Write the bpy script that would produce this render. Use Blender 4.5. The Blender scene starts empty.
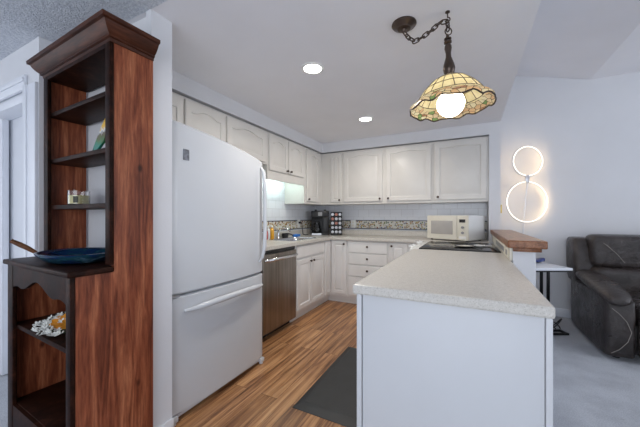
import bpy, bmesh, math, random
from mathutils import Vector, Matrix
random.seed(7)
PI = math.pi
S = bpy.context.scene
COL = S.collection

# ------------------------------------------------------------------ camera
cam_d = bpy.data.cameras.new('camera')
cam_d.sensor_width = 36.0
cam_d.lens = 290.79 / 640 * 36.0
cam_d.shift_y = 2.45 / 640
cam_d.clip_start = 0.02
cam = bpy.data.objects.new('camera', cam_d)
COL.objects.link(cam)
cam.location = (0, 0, 1.203)
cam.rotation_euler = (PI / 2, 0, 0.4724)
S.camera = cam

# ------------------------------------------------------------------ world, light, exposure
S.view_settings.view_transform = 'Standard'
S.view_settings.look = 'None'
S.view_settings.exposure = 0.15
S.view_settings.gamma = 1.0
S.view_settings.use_curve_mapping = False
S.cycles.use_denoising = True
S.cycles.max_bounces = 10
S.cycles.diffuse_bounces = 6
S.cycles.sample_clamp_indirect = 6.0
W = bpy.data.worlds.new('world')
S.world = W
W.use_nodes = True
W.node_tree.nodes['Background'].inputs[0].default_value = (0.75, 0.86, 1.0, 1)
W.node_tree.nodes['Background'].inputs[1].default_value = 1.5


def area(name, loc, target, sx, sy, power, color, spread=180):
    d = bpy.data.lights.new(name, 'AREA')
    d.shape = 'RECTANGLE'
    d.size, d.size_y, d.energy, d.color = sx, sy, power, color
    d.spread = math.radians(spread)
    o = bpy.data.objects.new(name, d)
    COL.objects.link(o)
    o.location = loc
    o.rotation_euler = (Vector(target) - Vector(loc)).to_track_quat('-Z', 'Y').to_euler()
    return o


# daylight through the windows behind the camera and at the right of the living room
area('daylight_rear', (0.2, -2.35, 1.2), (0.0, 2, 1.45), 3.2, 1.7, 46, (0.92, 0.95, 1.0))
area('daylight_right', (4.35, 2.2, 1.5), (0, 2.4, 1.2), 2.2, 1.8, 34, (0.90, 0.94, 1.0))
area('hall_fill', (-3.9, -0.9, 1.4), (0, 0.6, 1.3), 1.4, 1.7, 15, (0.90, 0.94, 1.0))  # area light standing inside the hall, where no window is built


# ------------------------------------------------------------------ helpers
class MB:
    def __init__(self):
        self.bm = bmesh.new()

    def _add(self, vs, fs):
        v = [self.bm.verts.new(p) for p in vs]
        for f in fs:
            try:
                self.bm.faces.new([v[i] for i in f])
            except ValueError:
                pass
        return v

    def box(self, x0, x1, y0, y1, z0, z1, bev=0, seg=2):
        vs = [(x, y, z) for x in (x0, x1) for y in (y0, y1) for z in (z0, z1)]
        fs = [(0, 1, 3, 2), (4, 6, 7, 5), (0, 4, 5, 1), (2, 3, 7, 6), (0, 2, 6, 4), (1, 5, 7, 3)]
        v = self._add(vs, fs)
        if bev > 0:
            es = {e for a in v for e in a.link_edges}
            r = bmesh.ops.bevel(self.bm, geom=list(es), offset=bev, segments=seg, profile=0.5, affect='EDGES')
            v = list({q for f in r['faces'] for q in f.verts} | {q for q in v if q.is_valid})
        return self

    def loft(self, loops, cap0=True, cap1=True, closed=True):
        rows = [[self.bm.verts.new(p) for p in L] for L in loops]
        n = len(rows[0])
        for a, b in zip(rows[:-1], rows[1:]):
            for i in range(n if closed else n - 1):
                j = (i + 1) % n
                try:
                    self.bm.faces.new((a[i], a[j], b[j], b[i]))
                except ValueError:
                    pass
        if cap0:
            self.bm.faces.new(list(reversed(rows[0])))
        if cap1:
            self.bm.faces.new(rows[-1])
        return self

    def tube(self, pts, r, seg=8, closed=False, cap=True):
        pts = [Vector(p) for p in pts]
        n = len(pts)
        rs = r if isinstance(r, (list, tuple)) else [r] * n
        tang = []
        for i in range(n):
            a = pts[i - 1] if (i > 0 or closed) else pts[i]
            b = pts[(i + 1) % n] if (i < n - 1 or closed) else pts[i]
            tang.append((b - a).normalized())
        up = Vector((0, 0, 1)) if abs(tang[0].z) < 0.9 else Vector((1, 0, 0))
        nrm = (up - tang[0] * up.dot(tang[0])).normalized()
        loops = []
        for i in range(n):
            nrm = (nrm - tang[i] * nrm.dot(tang[i]))
            nrm = nrm.normalized() if nrm.length > 1e-6 else tang[i].orthogonal().normalized()
            bi = tang[i].cross(nrm)
            loops.append([pts[i] + (nrm * math.cos(2 * PI * k / seg) + bi * math.sin(2 * PI * k / seg)) * rs[i] for k in range(seg)])
        if closed:
            loops.append(loops[0])
            rows = [[self.bm.verts.new(p) for p in L] for L in loops[:-1]]
            for a in range(n):
                A, B = rows[a], rows[(a + 1) % n]
                for i in range(seg):
                    j = (i + 1) % seg
                    self.bm.faces.new((A[i], A[j], B[j], B[i]))
        else:
            self.loft(loops, cap, cap)
        return self

    def lathe(self, prof, c=(0, 0, 0), seg=24, M=None, cap0=True, cap1=True):
        loops = []
        for r, z in prof:
            L = []
            for k in range(seg):
                a = 2 * PI * k / seg
                p = Vector((r * math.cos(a), r * math.sin(a), z))
                if M:
                    p = M @ p
                L.append(p + Vector(c))
            loops.append(L)
        return self.loft(loops, cap0, cap1)

    def prism(self, poly, ax, a, b):
        def P(u, v, t):
            return {'X': (t, u, v), 'Y': (u, t, v), 'Z': (u, v, t)}[ax]
        return self.loft([[P(u, v, a) for u, v in poly], [P(u, v, b) for u, v in poly]])

    def ball(self, c, r, seg=16, sz=None):
        sx, sy, s3 = sz or (1, 1, 1)
        prof = [(max(1e-4, math.sin(PI * i / (seg // 2))) * r, -math.cos(PI * i / (seg // 2)) * r) for i in range(seg // 2 + 1)]
        M = Matrix.Diagonal((sx, sy, s3))
        return self.lathe(prof, c, seg, M)

    def cells(self, xs, ys, skip, z0, z1):
        """slab from a grid of cells with some left out"""
        ok = lambda i, j: 0 <= i < len(xs) - 1 and 0 <= j < len(ys) - 1 and not skip((xs[i] + xs[i + 1]) / 2, (ys[j] + ys[j + 1]) / 2)
        vd = {}
        def V(i, j, z):
            k = (i, j, z)
            if k not in vd:
                vd[k] = self.bm.verts.new((xs[i], ys[j], z))
            return vd[k]
        for i in range(len(xs) - 1):
            for j in range(len(ys) - 1):
                if not ok(i, j):
                    continue
                self.bm.faces.new((V(i, j, z1), V(i + 1, j, z1), V(i + 1, j + 1, z1), V(i, j + 1, z1)))
                self.bm.faces.new((V(i, j, z0), V(i, j + 1, z0), V(i + 1, j + 1, z0), V(i + 1, j, z0)))
                for di, dj, a, b in ((-1, 0, (i, j), (i, j + 1)), (1, 0, (i + 1, j), (i + 1, j + 1)), (0, -1, (i, j), (i + 1, j)), (0, 1, (i, j + 1), (i + 1, j + 1))):
                    if not ok(i + di, j + dj):
                        self.bm.faces.new((V(*a, z0), V(*b, z0), V(*b, z1), V(*a, z1)))
        return self

    def xf(self, M):
        bmesh.ops.transform(self.bm, matrix=M, verts=self.bm.verts)
        return self

    def build(self, name, mat, parent=None, smooth=35, bevel=0, subsurf=0, loc=None):
        bmesh.ops.recalc_face_normals(self.bm, faces=self.bm.faces)
        off = Vector((0, 0, 0))
        q = parent
        while q is not None:
            off += q.location
            q = q.parent
        if loc is not None:
            off += Vector(loc)
        bmesh.ops.translate(self.bm, verts=self.bm.verts, vec=-off)
        me = bpy.data.meshes.new(name)
        self.bm.to_mesh(me)
        self.bm.free()
        me.materials.append(mat)
        if smooth:
            me.polygons.foreach_set('use_smooth', [True] * len(me.polygons))
            me.set_sharp_from_angle(angle=math.radians(smooth))
        o = bpy.data.objects.new(name, me)
        COL.objects.link(o)
        if parent is not None:
            o.parent = parent
        if loc is not None:
            o.location = loc
        if bevel:
            b = o.modifiers.new('bevel', 'BEVEL')
            b.width = bevel
            b.segments = 2
            b.limit_method = 'ANGLE'
        if subsurf:
            s = o.modifiers.new('subsurf', 'SUBSURF')
            s.levels = s.render_levels = subsurf
        return o


def B(*a, **k):
    return MB().box(*a, **k)


def tag(o, label=None, cat=None, group=None, kind=None):
    if label: o['label'] = label
    if cat: o['category'] = cat
    if group: o['group'] = group
    if kind: o['kind'] = kind
    return o


def thing(name, label, cat, loc=(0, 0, 0), group=None):
    o = bpy.data.objects.new(name, None)
    o.empty_display_size = 0.05
    COL.objects.link(o)
    o.location = loc
    return tag(o, label, cat, group)


def dup(root, loc, label=None, group=None):
    r = root.copy()
    COL.objects.link(r)
    r.location = loc
    if label: r['label'] = label
    if group: r['group'] = group
    for ch in list(root.children):
        c = ch.copy()
        COL.objects.link(c)
        c.parent = r
        for g in ch.children:
            d = g.copy()
            COL.objects.link(d)
            d.parent = c
    return r


def struct(name, mb, mat, **k):
    return tag(mb.build(name, mat, **k), kind='structure')


# ------------------------------------------------------------------ materials
class NT:
    def __init__(self, name):
        self.m = bpy.data.materials.new(name)
        self.m.use_nodes = True
        self.t = self.m.node_tree
        self.b = self.t.nodes['Principled BSDF']

    def n(self, typ, **k):
        nd = self.t.nodes.new(typ)
        for a, v in k.items():
            if a.startswith('i_'):
                nd.inputs[a[2:].replace('_', ' ')].default_value = v
            else:
                setattr(nd, a, v)
        return nd

    def l(self, a, b):
        self.t.links.new(a, b)

    def coords(self, scale=(1, 1, 1), rot=(0, 0, 0), loc=(0, 0, 0)):
        tc = self.n('ShaderNodeTexCoord')
        mp = self.n('ShaderNodeMapping')
        mp.inputs['Scale'].default_value = scale
        mp.inputs['Rotation'].default_value = rot
        mp.inputs['Location'].default_value = loc
        self.l(tc.outputs['Object'], mp.inputs['Vector'])
        return mp.outputs['Vector']

    def noise(self, vec, scale, detail=3, rough=0.5, dist=0.0):
        nd = self.n('ShaderNodeTexNoise', i_Scale=scale, i_Detail=detail, i_Roughness=rough, i_Distortion=dist)
        self.l(vec, nd.inputs['Vector'])
        return nd.outputs['Fac']

    def ramp(self, fac, stops):
        r = self.n('ShaderNodeValToRGB')
        e = r.color_ramp.elements
        while len(e) < len(stops):
            e.new(0.5)
        for el, (p, c) in zip(e, stops):
            el.position = p
            el.color = (*c, 1) if len(c) == 3 else c
        self.l(fac, r.inputs['Fac'])
        return r.outputs['Color']

    def mix(self, fac, a, b, mode='MIX'):
        m = self.n('ShaderNodeMix', data_type='RGBA', blend_type=mode)
        for s, v in ((m.inputs['Factor'], fac), (m.inputs['A'], a), (m.inputs['B'], b)):
            pass
        fi = [i for i in m.inputs if i.name == 'Factor' and i.type == 'VALUE'][0]
        ai = [i for i in m.inputs if i.name == 'A' and i.type == 'RGBA'][0]
        bi = [i for i in m.inputs if i.name == 'B' and i.type == 'RGBA'][0]
        for s, v in ((fi, fac), (ai, a), (bi, b)):
            if isinstance(v, (int, float)):
                s.default_value = v
            elif isinstance(v, tuple):
                s.default_value = (*v, 1) if len(v) == 3 else v
            else:
                self.l(v, s)
        return [o for o in m.outputs if o.type == 'RGBA'][0]

    def bump(self, fac, strength=0.2, dist=0.01):
        b = self.n('ShaderNodeBump', i_Strength=strength, i_Distance=dist)
        self.l(fac, b.inputs['Height'])
        self.l(b.outputs['Normal'], self.b.inputs['Normal'])

    def col(self, c):
        if isinstance(c, tuple):
            self.b.inputs['Base Color'].default_value = (*c, 1)
        else:
            self.l(c, self.b.inputs['Base Color'])

    def set(self, **k):
        for a, v in k.items():
            self.b.inputs[a.replace('_', ' ')].default_value = v
        return self


def srgb(r, g, b):
    f = lambda c: (c / 255 / 12.92) if c / 255 <= 0.04045 else ((c / 255 + 0.055) / 1.055) ** 2.4
    return (f(r), f(g), f(b))


def plain(name, c, rough=0.5, metal=0.0, var=0.04, scale=8.0, bump=0.0, bscale=60.0, **k):
    """a flat colour with a faint mottled variation and, if asked, a fine bump"""
    t = NT(name)
    v = t.coords()
    f = t.noise(v, scale, 3)
    lo = tuple(x * (1 - var) for x in c)
    hi = tuple(min(1, x * (1 + var)) for x in c)
    t.col(t.ramp(f, [(0.3, lo), (0.7, hi)]))
    t.set(Roughness=rough, Metallic=metal, **k)
    if bump:
        t.bump(t.noise(v, bscale, 2), bump, 0.004)
    return t.m


def wood(name, dark, mid, light, grain=(14, 14, 1.2), rough=0.35, knots=True, seed=0.0, bump=0.08, spec=0.3):
    t = NT(name)
    v = t.coords(grain, loc=(seed, seed * 0.7, seed * 1.3))
    n1 = t.noise(v, 1.6, 5, 0.6, 0.6)
    n2 = t.noise(v, 7.0, 4, 0.65, 0.3)
    c = t.ramp(n1, [(0.28, dark), (0.5, mid), (0.72, light)])
    c2 = t.ramp(n2, [(0.3, tuple(x * 0.55 for x in mid)), (0.62, (1, 1, 1))])
    c = t.mix(0.55, c, c2, 'MULTIPLY')
    if knots:
        kv = t.coords((7, 7, 4.2), loc=(seed + .3, 0.2, 0.1))
        vo = t.n('ShaderNodeTexVoronoi', i_Scale=1.3, i_Randomness=1.0)
        t.l(kv, vo.inputs['Vector'])
        k = t.ramp(vo.outputs['Distance'], [(0.05, (0.10, 0.07, 0.06)), (0.14, (1, 1, 1))])
        c = t.mix(0.8, c, k, 'MULTIPLY')
    t.col(c)
    t.set(Roughness=rough)
    t.b.inputs['Specular IOR Level'].default_value = spec
    t.bump(n2, bump, 0.003)
    return t.m


M = {}
M['wall'] = plain('wall_paint', (0.69, 0.695, 0.72), 0.7, var=0.02, scale=3, bump=0.10, bscale=90)
M['ceil'] = plain('ceiling_paint', (0.79, 0.79, 0.825), 0.8, var=0.02, scale=3, bump=0.12, bscale=110)
M['trimw'] = plain('trim_white', (0.76, 0.78, 0.83), 0.4, var=0.02)
M['cab'] = plain('cabinet_paint', (0.66, 0.64, 0.605), 0.38, var=0.03, scale=5)
M['cabin'] = plain('cabinet_base_paint', (0.72, 0.71, 0.70), 0.38, var=0.03, scale=5)
M['panel'] = plain('island_panel_paint', (0.58, 0.59, 0.615), 0.45, var=0.02, scale=3)
M['white'] = plain('fridge_enamel', (0.60, 0.62, 0.65), 0.25, var=0.01, scale=4, bump=0.02, bscale=220)
M['whitep'] = plain('white_plastic', (0.78, 0.78, 0.76), 0.35, var=0.02)
M['cream'] = plain('cream_plastic', (0.72, 0.69, 0.60), 0.4, var=0.02)
M['bronze'] = plain('dark_bronze', (0.085, 0.062, 0.05), 0.32, 0.8, var=0.2)
M['black'] = plain('black_plastic', (0.012, 0.012, 0.014), 0.4, var=0.2)
M['blackm'] = plain('black_metal', (0.01, 0.01, 0.011), 0.45, 0.3, var=0.2)
M['rubber'] = plain('mat_rubber', (0.022, 0.023, 0.025), 0.55, var=0.15, bump=0.15, bscale=150)
M['grey'] = plain('grey_plastic', (0.30, 0.30, 0.31), 0.4, var=0.1)
M['window_grey'] = plain('microwave_window', (0.42, 0.40, 0.38), 0.25, var=0.05)
M['chrome'] = plain('chrome', (0.75, 0.76, 0.78), 0.12, 1.0, var=0.02)
M['brass'] = plain('brass', (0.65, 0.48, 0.14), 0.3, 0.9, var=0.1)
M['silver'] = plain('silver_paint', (0.62, 0.63, 0.66), 0.3, 0.6, var=0.03)
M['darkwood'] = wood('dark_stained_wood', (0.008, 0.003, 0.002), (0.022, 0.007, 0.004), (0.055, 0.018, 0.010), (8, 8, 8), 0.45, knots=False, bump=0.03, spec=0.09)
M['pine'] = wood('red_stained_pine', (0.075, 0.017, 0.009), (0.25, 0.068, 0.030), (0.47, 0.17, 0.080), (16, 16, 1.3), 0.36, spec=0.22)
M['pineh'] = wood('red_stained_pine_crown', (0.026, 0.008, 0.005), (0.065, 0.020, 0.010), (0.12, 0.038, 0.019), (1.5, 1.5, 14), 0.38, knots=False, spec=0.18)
M['ledge'] = wood('ledge_wood', (0.13, 0.045, 0.018), (0.27, 0.11, 0.05), (0.42, 0.20, 0.10), (18, 1.2, 18), 0.3, knots=False, seed=2.0)
M['handlewood'] = wood('tool_handle_wood', (0.10, 0.03, 0.01), (0.2, 0.08, 0.03), (0.3, 0.13, 0.05), (6, 6, 6), 0.4, knots=False)


def mk_floor():
    t = NT('laminate_planks')
    v = t.coords(rot=(0, 0, PI / 2))
    br = t.n('ShaderNodeTexBrick', offset=0.37, squash=1.0)
    br.inputs['Scale'].default_value = 1.0
    br.inputs['Brick Width'].default_value = 1.15
    br.inputs['Row Height'].default_value = 0.125
    br.inputs['Mortar Size'].default_value = 0.0012
    br.inputs['Mortar Smooth'].default_value = 0.2
    br.inputs['Color1'].default_value = (0, 0, 0, 1)
    br.inputs['Color2'].default_value = (1, 1, 1, 1)
    br.inputs['Mortar'].default_value = (0.5, 0.5, 0.5, 1)
    t.l(v, br.inputs['Vector'])
    # shift the grain from plank to plank
    va = t.n('ShaderNodeVectorMath', operation='MULTIPLY_ADD')
    t.l(br.outputs['Color'], va.inputs[0])
    va.inputs[1].default_value = (3.0, 7.0, 0)
    g = t.coords((15.0, 0.75, 1))
    t.l(g, va.inputs[2])
    n1 = t.noise(va.outputs[0], 1.5, 6, 0.62, 0.7)
    n2 = t.noise(va.outputs[0], 6.0, 5, 0.6, 0.4)
    c = t.ramp(n1, [(0.27, (0.07, 0.027, 0.011)), (0.42, (0.25, 0.112, 0.048)), (0.56, (0.52, 0.28, 0.13)), (0.75, (0.70, 0.44, 0.23))])
    c2 = t.ramp(n2, [(0.3, (0.45, 0.38, 0.33)), (0.6, (1, 1, 1))])
    c = t.mix(0.55, c, c2, 'MULTIPLY')
    tone = t.ramp(br.outputs['Color'], [(0.0, (0.78, 0.74, 0.70)), (1.0, (1.18, 1.16, 1.12))])
    c = t.mix(1.0, c, tone, 'MULTIPLY')
    c = t.mix(br.outputs['Fac'], c, (0.05, 0.02, 0.01))
    t.col(c)
    t.set(Roughness=0.33)
    t.bump(n2, 0.05, 0.002)
    return t.m


def mk_carpet():
    t = NT('carpet')
    v = t.coords()
    a = t.noise(v, 160, 3, 0.7)
    b = t.noise(v, 3.5, 4, 0.6)
    c = t.ramp(a, [(0.25, (0.42, 0.44, 0.48)), (0.75, (0.80, 0.82, 0.86))])
    c = t.mix(0.6, c, t.ramp(b, [(0.35, (0.68, 0.68, 0.70)), (0.6, (1, 1, 1))]), 'MULTIPLY')
    d = t.noise(t.coords((1, 1.8, 1)), 6.5, 3, 0.55)
    c = t.mix(0.5, c, t.ramp(d, [(0.27, (0.45, 0.42, 0.42)), (0.33, (1, 1, 1))]), 'MULTIPLY')
    t.col(c)
    t.set(Roughness=0.95)
    t.bump(a, 0.8, 0.01)
    return t.m


def mk_popcorn():
    t = NT('popcorn_ceiling')
    v = t.coords()
    a = t.noise(v, 75, 4, 0.7)
    t.col(t.ramp(a, [(0.35, (0.60, 0.64, 0.72)), (0.65, (0.86, 0.89, 0.95))]))
    t.set(Roughness=0.95)
    t.bump(a, 1.0, 0.02)
    return t.m


def mk_counter(name, base, dark):
    t = NT(name)
    v = t.coords()
    a = t.noise(v, 210, 3, 0.75)
    b = t.noise(v, 85, 2, 0.6)
    c = t.ramp(a, [(0.34, dark), (0.44, base), (0.62, base), (0.70, tuple(min(1, x * 1.22) for x in base))])
    c = t.mix(0.5, c, t.ramp(b, [(0.35, (0.82, 0.80, 0.77)), (0.6, (1.03, 1.03, 1.03))]), 'MULTIPLY')
    t.col(c)
    t.set(Roughness=0.3)
    return t.m


def mk_steel():
    t = NT('brushed_steel')
    v = t.coords((70, 70, 1.0))
    a = t.noise(v, 1.0, 4, 0.6)
    lb = t.noise(t.coords((1.5, 9, 1.0)), 1.0, 2)
    c = t.ramp(a, [(0.3, (0.22, 0.19, 0.165)), (0.7, (0.38, 0.34, 0.305))])
    c = t.mix(0.5, c, t.ramp(lb, [(0.3, (0.62, 0.56, 0.5)), (0.7, (1, 1, 1))]), 'MULTIPLY')
    t.col(c)
    t.set(Metallic=0.95, Roughness=0.33)
    return t.m


def mk_tile():
    t = NT('backsplash_tile')
    tc = t.n('ShaderNodeTexCoord')
    sx = t.n('ShaderNodeSeparateXYZ')
    t.l(tc.outputs['Object'], sx.inputs[0])
    add = t.n('ShaderNodeMath', operation='ADD')
    t.l(sx.outputs['X'], add.inputs[0])
    t.l(sx.outputs['Y'], add.inputs[1])
    cb = t.n('ShaderNodeCombineXYZ')
    t.l(add.outputs[0], cb.inputs['X'])
    t.l(sx.outputs['Z'], cb.inputs['Y'])
    br = t.n('ShaderNodeTexBrick', offset=0.5)
    br.inputs['Scale'].default_value = 1.0
    br.inputs['Brick Width'].default_value = 0.16
    br.inputs['Row Height'].default_value = 0.108
    br.inputs['Mortar Size'].default_value = 0.0025
    br.inputs['Color1'].default_value = (0.70, 0.72, 0.77, 1)
    br.inputs['Color2'].default_value = (0.74, 0.755, 0.80, 1)
    br.inputs['Mortar'].default_value = (0.58, 0.585, 0.61, 1)
    t.l(cb.outputs[0], br.inputs['Vector'])
    t.col(br.outputs['Color'])
    t.set(Roughness=0.18)
    inv = t.n('ShaderNodeMath', operation='SUBTRACT')
    inv.inputs[0].default_value = 1
    t.l(br.outputs['Fac'], inv.inputs[1])
    t.bump(inv.outputs[0], 0.3, 0.004)
    return t.m


def mk_border():
    t = NT('tile_border_fruit')
    v = t.coords((1, 1, 1))
    vo = t.n('ShaderNodeTexVoronoi', i_Scale=40.0, i_Randomness=0.9)
    t.l(v, vo.inputs['Vector'])
    hue = t.n('ShaderNodeSeparateColor')
    t.l(vo.outputs['Color'], hue.inputs[0])
    c = t.ramp(hue.outputs[0], [(0.0, (0.22, 0.05, 0.04)), (0.22, (0.45, 0.33, 0.10)), (0.4, (0.10, 0.16, 0.07)), (0.6, (0.13, 0.13, 0.22)), (0.8, (0.50, 0.42, 0.28)), (1.0, (0.25, 0.12, 0.08))])
    msk = t.ramp(vo.outputs['Distance'], [(0.42, (1, 1, 1)), (0.52, (0, 0, 0))])
    c = t.mix(msk, (0.62, 0.60, 0.54), c)
    t.col(c)
    t.set(Roughness=0.25)
    return t.m


def mk_leather():
    t = NT('dark_leather')
    v = t.coords()
    a = t.noise(v, 7, 4, 0.6, 0.4)
    b = t.noise(v, 120, 3, 0.7)
    t.col(t.ramp(a, [(0.3, (0.016, 0.012, 0.011)), (0.7, (0.056, 0.045, 0.042))]))
    t.set(Roughness=0.34)
    t.b.inputs['Specular IOR Level'].default_value = 0.5
    s = t.n('ShaderNodeMath', operation='MULTIPLY_ADD')
    t.l(a, s.inputs[0])
    s.inputs[1].default_value = 2.5
    t.l(b, s.inputs[2])
    rr_ = t.n('ShaderNodeMapRange')
    t.l(t.noise(v, 4, 3, 0.6), rr_.inputs['Value'])
    rr_.inputs['From Min'].default_value, rr_.inputs['From Max'].default_value = 0.35, 0.65
    rr_.inputs['To Min'].default_value, rr_.inputs['To Max'].default_value = 0.24, 0.46
    t.l(rr_.outputs[0], t.b.inputs['Roughness'])
    w2 = t.noise(v, 11, 4, 0.6, 1.6)
    s2 = t.n('ShaderNodeMath', operation='MULTIPLY_ADD')
    t.l(w2, s2.inputs[0])
    s2.inputs[1].default_value = 3.0
    t.l(s.outputs[0], s2.inputs[2])
    t.bump(s2.outputs[0], 0.35, 0.008)
    return t.m


def emit(name, c, s):
    t = NT(name)
    t.set(Roughness=0.4)
    t.col(tuple(c))
    t.b.inputs['Emission Color'].default_value = (*c, 1)
    t.b.inputs['Emission Strength'].default_value = s
    return t.m


def glass(name, c=(1, 1, 1), rough=0.02, trans=1.0):
    t = NT(name)
    t.col(c)
    t.set(Roughness=rough, IOR=1.45)
    t.b.inputs['Transmission Weight'].default_value = trans
    return t.m


def mk_stained():
    """leaded art glass: cream panes above, a band of leaves and petals towards the rim (UV: u round the shade, v down it)"""
    t = NT('stained_glass')
    uv = t.n('ShaderNodeUVMap', uv_map='uv')
    mp = t.n('ShaderNodeMapping')
    mp.inputs['Scale'].default_value = (38, 9.0, 1)
    t.l(uv.outputs[0], mp.inputs['Vector'])
    vo = t.n('ShaderNodeTexVoronoi', i_Scale=1.0, i_Randomness=0.85)
    vo.voronoi_dimensions = '2D'
    t.l(mp.outputs[0], vo.inputs['Vector'])
    ve = t.n('ShaderNodeTexVoronoi', i_Scale=1.0, i_Randomness=0.85, feature='DISTANCE_TO_EDGE')
    ve.voronoi_dimensions = '2D'
    t.l(mp.outputs[0], ve.inputs['Vector'])
    sc = t.n('ShaderNodeSeparateColor')
    t.l(vo.outputs['Color'], sc.inputs[0])
    leaf = t.ramp(sc.outputs[0], [(0.0, (0.62, 0.42, 0.24)), (0.3, (0.66, 0.54, 0.34)), (0.62, (0.20, 0.30, 0.12)), (0.72, (0.36, 0.20, 0.12)), (0.82, (0.66, 0.60, 0.40))])
    t.t.nodes[-1].color_ramp.interpolation = 'CONSTANT'
    lead = t.ramp(ve.outputs['Distance'], [(0.035, (0.02, 0.015, 0.01)), (0.06, (1, 1, 1))])
    leaf = t.mix(1.0, leaf, lead, 'MULTIPLY')
    su = t.n('ShaderNodeSeparateXYZ')
    t.l(uv.outputs[0], su.inputs[0])
    n = t.noise(mp.outputs[0], 0.9, 2)
    cream = t.ramp(n, [(0.3, (0.62, 0.54, 0.30)), (0.7, (0.72, 0.66, 0.44))])
    wob = t.n('ShaderNodeMath', operation='MULTIPLY_ADD')
    t.l(n, wob.inputs[0])
    wob.inputs[1].default_value = 0.25
    t.l(su.outputs['Y'], wob.inputs[2])
    f = t.ramp(wob.outputs[0], [(0.76, (0, 0, 0)), (0.78, (1, 1, 1))])
    c = t.mix(f, cream, leaf)
    tr = t.n('ShaderNodeBsdfTranslucent')
    t.l(c, tr.inputs['Color'])
    t.col(c)
    t.set(Roughness=0.25)
    ms = t.n('ShaderNodeMixShader')
    ms.inputs[0].default_value = 0.55
    t.l(t.b.outputs[0], ms.inputs[1])
    t.l(tr.outputs[0], ms.inputs[2])
    t.l(ms.outputs[0], t.t.nodes['Material Output'].inputs['Surface'])
    return t.m


M['floor'] = mk_floor()
M['carpet'] = mk_carpet()
M['popcorn'] = mk_popcorn()
M['counter'] = mk_counter('speckled_laminate', (0.585, 0.56, 0.52), (0.36, 0.335, 0.30))
M['steel'] = mk_steel()
M['tile'] = mk_tile()
M['border'] = mk_border()
M['leather'] = mk_leather()
M['stained'] = mk_stained()
M['glass'] = glass('clear_glass')
M['cooktop'] = plain('black_ceramic_glass', (0.006, 0.006, 0.007), 0.06, var=0.1, IOR=1.3)
M['stitch'] = plain('stitching_thread', (0.30, 0.27, 0.24), 0.7)
M['bulb'] = emit('bulb_glow', (1.0, 0.88, 0.68), 8.0)
M['led'] = emit('led_glow', (1.0, 0.92, 0.80), 1.3)
M['wallglow'] = emit('added_wall_glow', (1.0, 0.72, 0.40), 10.0)
M['can'] = emit('downlight_glow', (1.0, 0.97, 0.92), 12.0)
M['tubeglow'] = emit('tube_glow', (0.80, 1.0, 0.94), 26.0)

# ------------------------------------------------------------------ the setting
ZC = 2.271          # kitchen ceiling
XW, YW = -2.26, 4.22  # kitchen walls
YL = 4.40           # living room wall
XS = -1.46          # end of the wall beside the bookcase
struct('floor', B(XW, 0.24, 0.94, YW, -0.05, 0.0), M['floor'], smooth=0)
cf = MB()
cf.cells([-4.2, XW, 0.24, 4.6], [-2.6, 0.94, YL], lambda x, y: XW < x < 0.24 and y > 0.94, -0.05, 0.0)
struct('floor_carpet', cf, M['carpet'], smooth=0)

struct('ceiling', B(XW - 0.1, 0.32, 0.94, YL, ZC, ZC + 0.08), M['ceil'], smooth=0)
struct('ceiling_hall', B(-4.2, 0.32, -2.6, 0.94, ZC, ZC + 0.08), M['popcorn'], smooth=0)
# vaulted living room ceiling: slopes down to the right, then runs level
lc = MB()
z0, z1 = 3.035, 2.775
lc.prism([(0.32, z0), (1.246, z1), (4.6, z1), (4.6, z1 + 0.08), (1.246, z1 + 0.08), (0.32, z0 + 0.08)], 'Y', -2.6, YL)
struct('ceiling_living', lc, M['ceil'], smooth=0)
struct('wall_drop', B(0.30, 0.32, -2.6, YL, ZC + 0.08, z0 + 0.08), M['wall'], smooth=0)

struct('wall_left', B(XW - 0.12, XW, 1.06, YL, 0, ZC), M['wall'], smooth=0)
struct('wall_back', B(XW - 0.12, 0.21, YW, YL, 0, ZC), M['wall'], smooth=0)
struct('wall_living', B(0.21, 4.6, YL, YL + 0.12, 0, 3.15), M['wall'], smooth=0)
ws = MB()
ws.box(XW - 0.12, -1.5, 0.965, 1.06, 0, ZC)
ws.box(-1.5, XS, 0.94, 1.06, 0, ZC)
struct('wall_stub', ws, M['wall'], smooth=0)
struct('baseboard_stub', B(XS, XS + 0.012, 0.935, 1.062, 0, 0.09, bev=0.003), M['trimw'])
# hall wall left of the bookcase with the closet opening
hw = MB()
hw.box(-2.43, -2.276, 0.78, 0.94, 0, ZC)
hw.box(-3.75, -2.43, 0.78, 0.94, 2.0, ZC)
hw.box(-4.2, -3.75, 0.78, 0.94, 0, ZC)
struct('wall_hall', hw, M['wall'], smooth=0)
struct('wall_closet', B(-4.2, -2.38, 1.35, 1.4, 0, ZC), M['wall'], smooth=0)
struct('wall_far_left', B(-4.3, -4.2, -2.6, 1.4, 0, ZC), M['wall'], smooth=0)
# return wall at the right of the wall cabinets and the half wall of the bar
struct('wall_return', B(0.207, 0.32, 3.84, YL, 0, ZC), M['wall'], smooth=0)
struct('wall_half', B(0.252, 0.373, 2.22, 3.84, 0, 1.0), M['wall'], smooth=0)
# soffit over the wall cabinets
sf = MB()
sf.box(XW, -1.925, 1.06, YW, 2.135, ZC)
sf.box(-1.925, 0.207, 3.839, YW, 2.135, ZC)
struct('wall_soffit', sf, M['wall'], smooth=0)

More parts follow.
